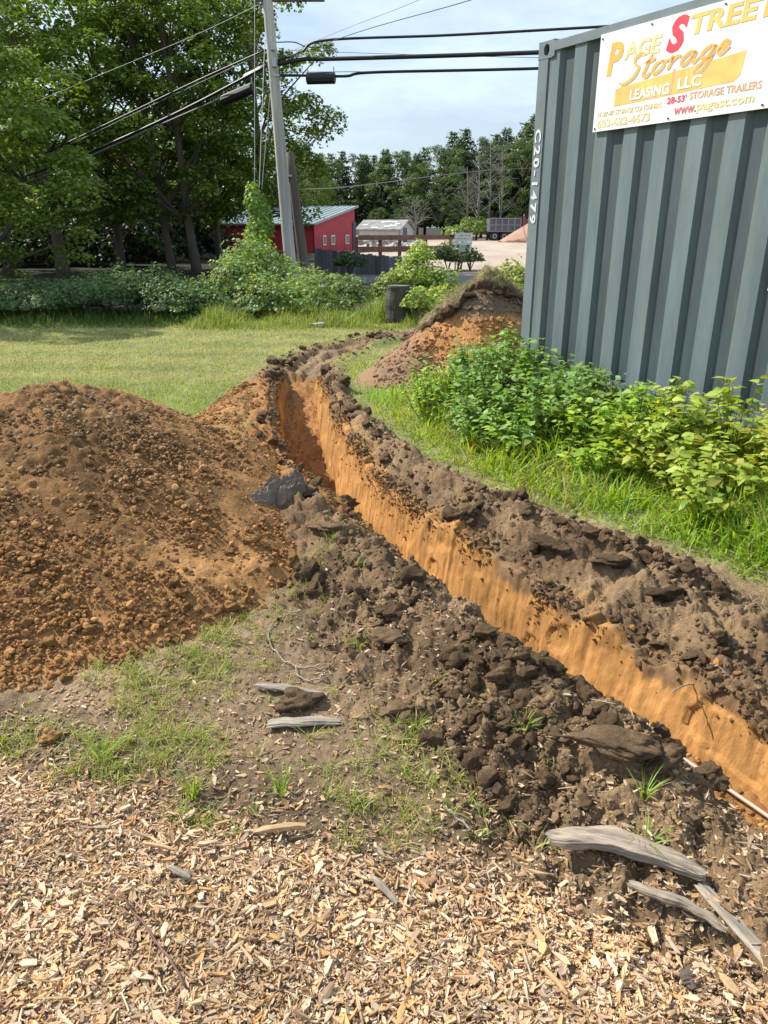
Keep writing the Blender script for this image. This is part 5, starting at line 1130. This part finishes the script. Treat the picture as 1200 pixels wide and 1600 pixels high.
# a low bough of the near left tree reaching in
def pine_proto(seed, H=16, dens=1.):
    r = np.random.default_rng(seed); bs = []; b = MB(); b.tube([(0, 0, 0), (.1, 0, H * .5), (0, 0, H * .97)], [.26, .16, .03], 7)
    nl = int(26 * dens)
    for i in range(nl):
        z = H * (.12 + .86 * i / nl); L0 = (1 - (i / nl)) ** .75 * H * .21 * r.uniform(.7, 1.15) + .35
        for k in range(7):
            a = r.uniform(0, 6.28); n = 20; t = r.uniform(.2, 1, n); d = np.array([math.cos(a), math.sin(a)]); wv = L0 * .22
            P = np.stack([d[0] * t * L0 + r.normal(0, wv * .6, n), d[1] * t * L0 + r.normal(0, wv * .6, n), z + .22 * L0 * t + r.normal(0, .16, n)], -1)
            Nn = np.array([0, 0, 1.]) + r.normal(0, .5, (n, 3)); bs.append(batch(D4 * [1, 1, 1], D4F, P, frame(Nn, r.uniform(0, 6.28, n)), r.uniform(.35, .75, n) * L0 * .34 + .14, np.array([.11, .16, .09]) * r.uniform(.6, 1.5, (n, 1))))  # needle colour lightened, distant haze put into it
    return join(bs), b
pines = []
for k in range(3):
    (V, F, C), b = pine_proto(800 + k, dens=[1, 1.2, .9][k]); o = mesh('crown', V, F, M['farleaf'], col=C); t_ = b.build('trunk', M['bark'], smooth=True); pines.append((o.data, t_.data)); bpy.data.objects.remove(o); bpy.data.objects.remove(t_)
FT = [(440, 262), (455, 255), (470, 248), (486, 252), (503, 246), (520, 243), (536, 240), (552, 238), (568, 244), (584, 246), (602, 238), (618, 232), (634, 240), (650, 244), (664, 234), (680, 228), (694, 236), (706, 210), (722, 206), (738, 212), (752, 222), (768, 214), (784, 206), (798, 212), (812, 196), (826, 186), (842, 180), (870, 190), (900, 195), (940, 200)]
for i, (px_, ty) in enumerate(FT):
    Y = 118 + 14 * ((i * 7) % 5) / 5; h = at(px_, ty, Y)[2] * 1.04; k = i % 3; X = at(px_, 350, Y)[0]
    if i % 4 == 3:
        e = empty('broadleaf_tree', (X, Y - 8, 0), 'rounded broadleaf tree in the far line of pines', 'tree', 'broadleaf trees in the far tree line'); s = h / 10.8
        for me_, nm in ((crowns[k][0], 'crown'), (crowns[k][1], 'limbs')):
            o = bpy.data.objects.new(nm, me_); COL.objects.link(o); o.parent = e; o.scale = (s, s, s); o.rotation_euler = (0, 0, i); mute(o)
        continue
    e = empty('pine_tree', (X, Y, 0), 'tall dark pine in the far tree line beyond the gravel lot', 'tree', 'pines in the far tree line'); s = h / 15.7
    for me_, nm in ((pines[k][0], 'crown'), (pines[k][1], 'trunk')):
        o = bpy.data.objects.new(nm, me_); COL.objects.link(o); o.parent = e; o.scale = (s * 1.15, s * 1.15, s); o.rotation_euler = (0, 0, i * 2.1)
for i in range(34):                         # second and lower rows fill the wood's depth
    X = -38 + i * 2.6 + 1.2 * math.sin(i * 5); Y = 135 + 10 * ((i * 3) % 4) / 4 if i % 2 else 106; k = i % 3; s = .85 if i % 2 else .42
    if Y < 110 and X > 14.5: Y = 116
    e = empty('pine_tree', (X, Y, 0), 'tall dark pine in the far tree line beyond the gravel lot', 'tree', 'pines in the far tree line') if i % 2 else empty('broadleaf_tree', (X, Y, 0), 'low rounded tree at the foot of the far pines', 'tree', 'low trees before the far pines')
    for me_, nm in (((pines[k][0], 'crown'), (pines[k][1], 'trunk')) if i % 2 else ((crowns[k][0], 'crown'), (crowns[k][1], 'limbs'))):
        o = bpy.data.objects.new(nm, me_); COL.objects.link(o); o.parent = e; o.scale = (s * 1.1, s * 1.1, s); o.rotation_euler = (0, 0, i * 1.7)
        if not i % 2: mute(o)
def dead(px_, ty, Y, lb, sd):
    r = np.random.default_rng(sd); q = at(px_, 350, Y); h = at(px_, ty, Y)[2]; e = empty('dead_tree', (q[0], Y, 0), lb, 'tree'); b = MB(); b.tube([(0, 0, 0), (.2, 0, h * .5), (-.1, 0, h)], [.16, .11, .03], 6); b.build('trunk', M['bark_pale'], e, smooth=True); b = MB()
    for i in range(30):
        z = h * r.uniform(.25, .97); a = r.uniform(0, 6.28); L0 = r.uniform(1.2, 3.2) * (1.2 - z / h) + .4; p1 = np.array([math.cos(a) * L0 * .5, math.sin(a) * L0 * .5, z + L0 * .35]); p2 = np.array([math.cos(a) * L0, math.sin(a) * L0, z + L0 * r.uniform(.3, .9)])
        b.tube([(0, 0, z), p1, p2], [.05, .035, .012], 4, False)
        for j in range(3): b.tube([p1, p1 + r.normal(0, .5, 3) + [0, 0, .5]], [.022, .01], 3, False)
    b.build('branches', M['bark_pale'], e)
dead(745, 238, 100, 'tall bare dead tree at the edge of the far pines', 1); dead(762, 225, 101, 'tallest pale dead tree left of the dump truck', 2); dead(780, 232, 100, 'bare dead tree rising behind the dump body', 3); dead(728, 262, 102, 'leftmost shorter dead tree of the bare group', 4)
dead(648, 318, 96, 'thin bare dead tree right of the white shed', 5)

# ------------------------------------------------------------------ red shed
def quad(name, pts, m, parent, th=.06):
    P = np.array(pts, float); n = np.cross(P[1] - P[0], P[-1] - P[0]); n /= np.linalg.norm(n); k = len(P)
    V = np.vstack([P, P - n * th]); F = {k: [list(range(k)), list(range(2 * k - 1, k - 1, -1))], 4: []}
    fs = [tuple(range(k)), tuple(range(2 * k - 1, k - 1, -1))] + [(i, k + i, k + (i + 1) % k, (i + 1) % k) for i in range(k)]
    b = MB(); b.add(V, [f if len(f) == k else f for f in fs]); return b.build(name, m, parent)
c0 = at(490, 347, 50); c1 = at(554, 322, 57); e_ = c1[:2] - c0[:2]; wd = np.hypot(*e_); e_ /= wd; l_ = np.array([-e_[1], e_[0]])
shed = empty('red_shed', (c0[0], c0[1], 0), 'low red shed with a sloping grey metal roof beyond the utility pole', 'shed', rz=math.atan2(e_[1], e_[0]))
LN = 11.0; ze, zr = c0[2], c1[2]
# local: x along the end wall, y along the long side (to the left)
quad('end_wall', [(0, 0, 0), (wd, 0, 0), (wd, 0, zr - .12), (0, 0, ze - .1)], M['redwall'], shed, .1)
quad('front_wall', [(0, 0, 0), (0, 0, ze - .1), (0, LN, ze - .1), (0, LN, 0)], M['redwall'], shed, .1)
quad('back_wall', [(wd, 0, 0), (wd, LN, 0), (wd, LN, zr - .12), (wd, 0, zr - .12)], M['redwall'], shed, .1)
rf = quad('roof', [(-.35, -.25, ze - .08), (wd + .2, -.25, zr + .02), (wd + .2, LN, zr + .02), (-.35, LN, ze - .08)], M['roof'], shed, .1)
for i in range(26):
    yy = -.2 + i * .43; b = MB(); sl = math.atan2(zr - ze + .1, wd + .55); b.box(((wd - .15) / 2, yy, (ze + zr) / 2 - .0), ((wd + .5) / math.cos(sl), .04, .03), Matrix.Rotation(-sl, 3, 'Y')); b.build('seam', M['roof'], rf)
for xx, w2 in ((.22 * wd, .5), (.42 * wd, .62), (.78 * wd, .62)):
    b = MB(); b.box((xx, -.03, .75), (w2, .05, .62)); wn = b.build('window', M['trim'], shed); b = MB(); b.box((xx - w2 * .2, -.06, .75), (w2 * .32, .02, .46)); b.box((xx + w2 * .2, -.06, .75), (w2 * .32, .02, .46)); b.build('pane', M['glass'], wn)
b = MB(); b.box((wd * .97, -.04, .95), (.6, .06, 1.9)); b.build('door', M['greyboard'], shed)
# ------------------------------------------------------------------ white shed
q0, q1 = at(560, 358, 88), at(624, 358, 86); z_e, z_r = q0[2], at(590, 343.5, 90)[2]; dx = q1[:2] - q0[:2]; LW = np.hypot(*dx)
ws = empty('white_shed', (q0[0], q0[1], 0), 'small pale shed with a patchy old shingle roof behind the rubble', 'shed', rz=math.atan2(dx[1], dx[0]))
quad('front_wall', [(0, 0, 0), (LW, 0, 0), (LW, 0, z_e), (0, 0, z_e)], M['shedwhite'], ws, .1); quad('gable_wall', [(LW, 0, 0), (LW, 4, 0), (LW, 4, z_e), (LW, 2, z_r - .05), (LW, 0, z_e)], M['shedwhite'], ws, .1)
quad('gable_wall', [(0, 0, 0), (0, 0, z_e), (0, 2, z_r - .05), (0, 4, z_e), (0, 4, 0)], M['shedwhite'], ws, .1); quad('back_wall', [(0, 4, 0), (0, 4, z_e), (LW, 4, z_e), (LW, 4, 0)], M['shedwhite'], ws, .1)
rf = quad('roof', [(-.3, -.3, z_e - .02), (LW + .3, -.3, z_e - .02), (LW + .3, 2, z_r), (-.3, 2, z_r)], M['shingle'], ws, .1); quad('roof', [(-.3, 2, z_r), (LW + .3, 2, z_r), (LW + .3, 4.3, z_e), (-.3, 4.3, z_e)], M['shingle'], ws, .1)
for i in range(9):
    t = rng.uniform(.1, .9); xx = rng.uniform(.3, LW - .4); b = MB(); sl = math.atan2(z_r - z_e, 2.3); b.box((xx, -.3 + 2.3 * t, z_e + (z_r - z_e) * t + .02), (rng.uniform(.3, .9), .25, .02), Matrix.Rotation(sl, 3, 'X')); b.build('bare_patch', M['trim'], rf)
b = MB(); b.box((LW + .03, 1.6, .75), (.05, 1.0, 1.5)); b.build('door', M['greyboard'], ws)
# ------------------------------------------------------------------ rubble heap, board wall, guard rail, signs
q = at(580, 378, 62); rb = empty('rubble_heap', (q[0], q[1], 0), 'heap of pale broken concrete beside the red shed', 'rubble heap')
for i in range(70):
    a = rng.uniform(-2.2, 3.2); yy = rng.uniform(-1.2, 1.2); zz = max(0.1, .95 * (1 - abs(a - .0) / 3.4) * rng.uniform(.2, 1)); s = rng.uniform(.12, .32)
    o = mesh('concrete_chunk', None, None, None, parent=rb, shared=protome.setdefault(('cc', i % 8), mesh('tmp', R1[i % 8][0], R1[i % 8][1], M['concrete']).data)); o.location = (a, yy, zz); o.scale = (s * 1.4, s, s * .7); o.rotation_euler = (rng.uniform(0, 3), rng.uniform(0, 3), 0)
for o in [o for o in bpy.data.objects if o.name.startswith('tmp')]: bpy.data.objects.remove(o)
bw = empty('board_wall', (*at(575, 430, 27)[:2], 0), 'low wall of weathered grey upright boards in front of the red shed', 'wall')
pa, pc = at(492, 400, 29), at(655, 396, 26); n_b = 26
for i in range(n_b):
    t = (i + .5) / n_b; p_ = pa + (pc - pa) * t; hgt = at(573, 395, 27.5)[2] * (1 + .10 * math.sin(i * 1.9) * .4 + .14 * math.cos(t * 3.1 + .4)); wdt = np.hypot(*(pc - pa)[:2]) / n_b
    b = MB(); ang = math.atan2(pc[1] - pa[1], pc[0] - pa[0]); b.box((p_[0] - bw.location.x, p_[1] - bw.location.y, hgt / 2), (wdt * .93, .05, hgt), Matrix.Rotation(ang, 3, 'Z')); b.build('board', M['greyboard'], bw)
b = MB(); mid = (pa + pc) / 2; b.box((mid[0] - bw.location.x, mid[1] - bw.location.y + .06, .3), (np.hypot(*(pc - pa)[:2]), .05, .1), Matrix.Rotation(math.atan2(pc[1] - pa[1], pc[0] - pa[0]), 3, 'Z')); b.build('rail', M['greyboard'], bw)
ga, gb = at(555, 372, 44), at(706, 370, 46); gr = empty('timber_barrier', (*(ga[:2]), 0), 'long brown timber barrier with two beams beside the gravel lot', 'barrier')
for dz, w2 in ((0, .26), (-.62, .30)):
    b = MB(); m_ = (ga + gb) / 2 - np.array([ga[0], ga[1], 0]); b.box((m_[0], m_[1] - .1, m_[2] + dz), (gb[0] - ga[0], .2, w2), Matrix.Rotation(math.atan2(gb[1] - ga[1], gb[0] - ga[0]), 3, 'Z')); b.build('beam', M['timber'], gr)
for t in (.01, .25, .45, .72, .99):
    p_ = (gb - ga) * t; b = MB(); b.box((p_[0], p_[1] + .12, ga[2] / 2), (.2, .2, ga[2] + .1)); b.build('post', M['timber'], gr)
q = at(722, 375, 30.2); sn = empty('slatted_sign', (q[0], q[1], 0), 'small white slatted sign in front of the round dark bush', 'sign')
for z_ in (366, 371, 376, 381):
    zz = at(722, z_, 29)[2]; b = MB(); b.box((0, -.55, zz), (.66, .03, .085)); b.build('slat', M['trim'], sn)
for xx in (-.28, .28): b = MB(); b.box((xx, -.51, .6), (.05, .05, 1.2)); b.build('post', M['trim'], sn)
q = at(722, 388, 28.6); s2 = empty('small_sign', (q[0], q[1], 0), 'little pale green square marker below the slatted sign', 'sign'); b = MB(); b.box((0, 0, q[2]), (.24, .03, .24)); b.build('panel', mat('pale_green', (.35, .45, .36)), s2); b = MB(); b.box((0, .03, q[2] / 2), (.05, .04, q[2])); b.build('post', M['timber'], s2)

# ------------------------------------------------------------------ dump truck and dirt pile
TYY = 96.0; q0 = at(766, 375, TYY)
tr = empty('dump_truck', (q0[0], TYY, 0), 'grey dump truck with twin rear axles parked at the far end of the gravel lot', 'truck')
pm = at(800, 375, TYY)[0] - at(766, 375, TYY)[0]; sc_ = pm / 34      # metres per pixel there
def X(px_): return (px_ - 766) * sc_
b = MB(); x0, x1 = X(764), X(812); zb_, zt_ = 1.05, 2.55
b.box(((x0 + x1) / 2, 0, (zb_ + zt_) / 2), (x1 - x0, .08, zt_ - zb_)); b.box(((x0 + x1) / 2, 2.3, (zb_ + zt_) / 2), (x1 - x0, .08, zt_ - zb_)); b.box(((x0 + x1) / 2, 1.15, zb_), (x1 - x0, 2.3, .1)); b.box((x1, 1.15, (zb_ + zt_) / 2 + .1), (.08, 2.3, zt_ - zb_ + .2)); b.build('dump_body', M['trucksteel'], tr)
for i in range(6): b = MB(); b.box((x0 + (x1 - x0) * i / 5, -.08, (zb_ + zt_) / 2), (.14, .1, zt_ - zb_)); b.build('body_rib', M['rim'], tr)
for z_ in (zb_ + .05, (zb_ + zt_) / 2, zt_): b = MB(); b.box(((x0 + x1) / 2, -.10, z_), (x1 - x0, .1, .12)); b.build('side_rail', M['rim'], tr)
b = MB(); b.box((x0 - .05, 1.15, (zb_ + zt_) / 2), (.1, 2.3, zt_ - zb_)); b.build('tailgate', M['trucksteel'], tr)
b = MB(); b.box((X(800), 1.15, .85), (X(845) - X(764), .9, .25)); b.build('chassis', M['cable'], tr)
for px_ in (772.5, 787.5, 858):
    for yy in (.05, 2.2):
        b = MB(); b.tube([(X(px_), yy - .12, .52), (X(px_), yy + .25, .52)], .52, 20); wl = b.build('wheel', M['tyre'], tr); b = MB(); b.tube([(X(px_), yy - .15, .52), (X(px_), yy - .125, .52)], .30, 16); b.build('rim', M['rim'], wl); b = MB(); b.tube([(X(px_), yy - .17, .52), (X(px_), yy - .15, .52)], .12, 10); b.build('hub', M['tyre'], wl)
b = MB(); b.box((X(825), 1.15, 1.75), (X(835) - X(815), 2.2, 1.5)); b.build('cab', M['cabred'], tr); b = MB(); b.box((X(850), 1.15, 1.35), (X(865) - X(837), 1.7, .9)); b.build('bonnet', M['cabred'], tr)
b = MB(); b.box((X(825), .03, 2.05), (1.0, .06, .6)); b.build('side_window', M['glass'], tr); b = MB(); b.box((X(816), 1.15, 2.75), (1.1, 2.2, .08)); b.build('body_canopy', M['cable'], tr)
b = MB(); b.tube([(X(817), .2, 1), (X(817), .2, 3.0)], .07, 8); b.build('exhaust_stack', M['steel'], tr)
q = at(832, 374, 88); v, f = ico(4); nn = fbm(v[:, 0] * 2, v[:, 1] * 2 + v[:, 2], 1.5, 4, 9); v = v * (1 + .12 * nn[:, None]); r_ = np.hypot(v[:, 0], v[:, 1]); v = np.stack([v[:, 0] * 4.2, v[:, 1] * 3.5, np.clip(1 - r_ * .95, -.05, 1) * 2.6 * np.where(v[:, 2] > 0, 1, -.05)], -1)
o = mesh('gravel_pile', v, f, M['soil'], col=np.array([.36, .22, .16]) * (1 + .3 * nn[:, None]), smooth=True); o.location = (q[0] + .5, 88, 0); tag(o, 'conical brown gravel pile in front of the dump truck cab', 'gravel pile')
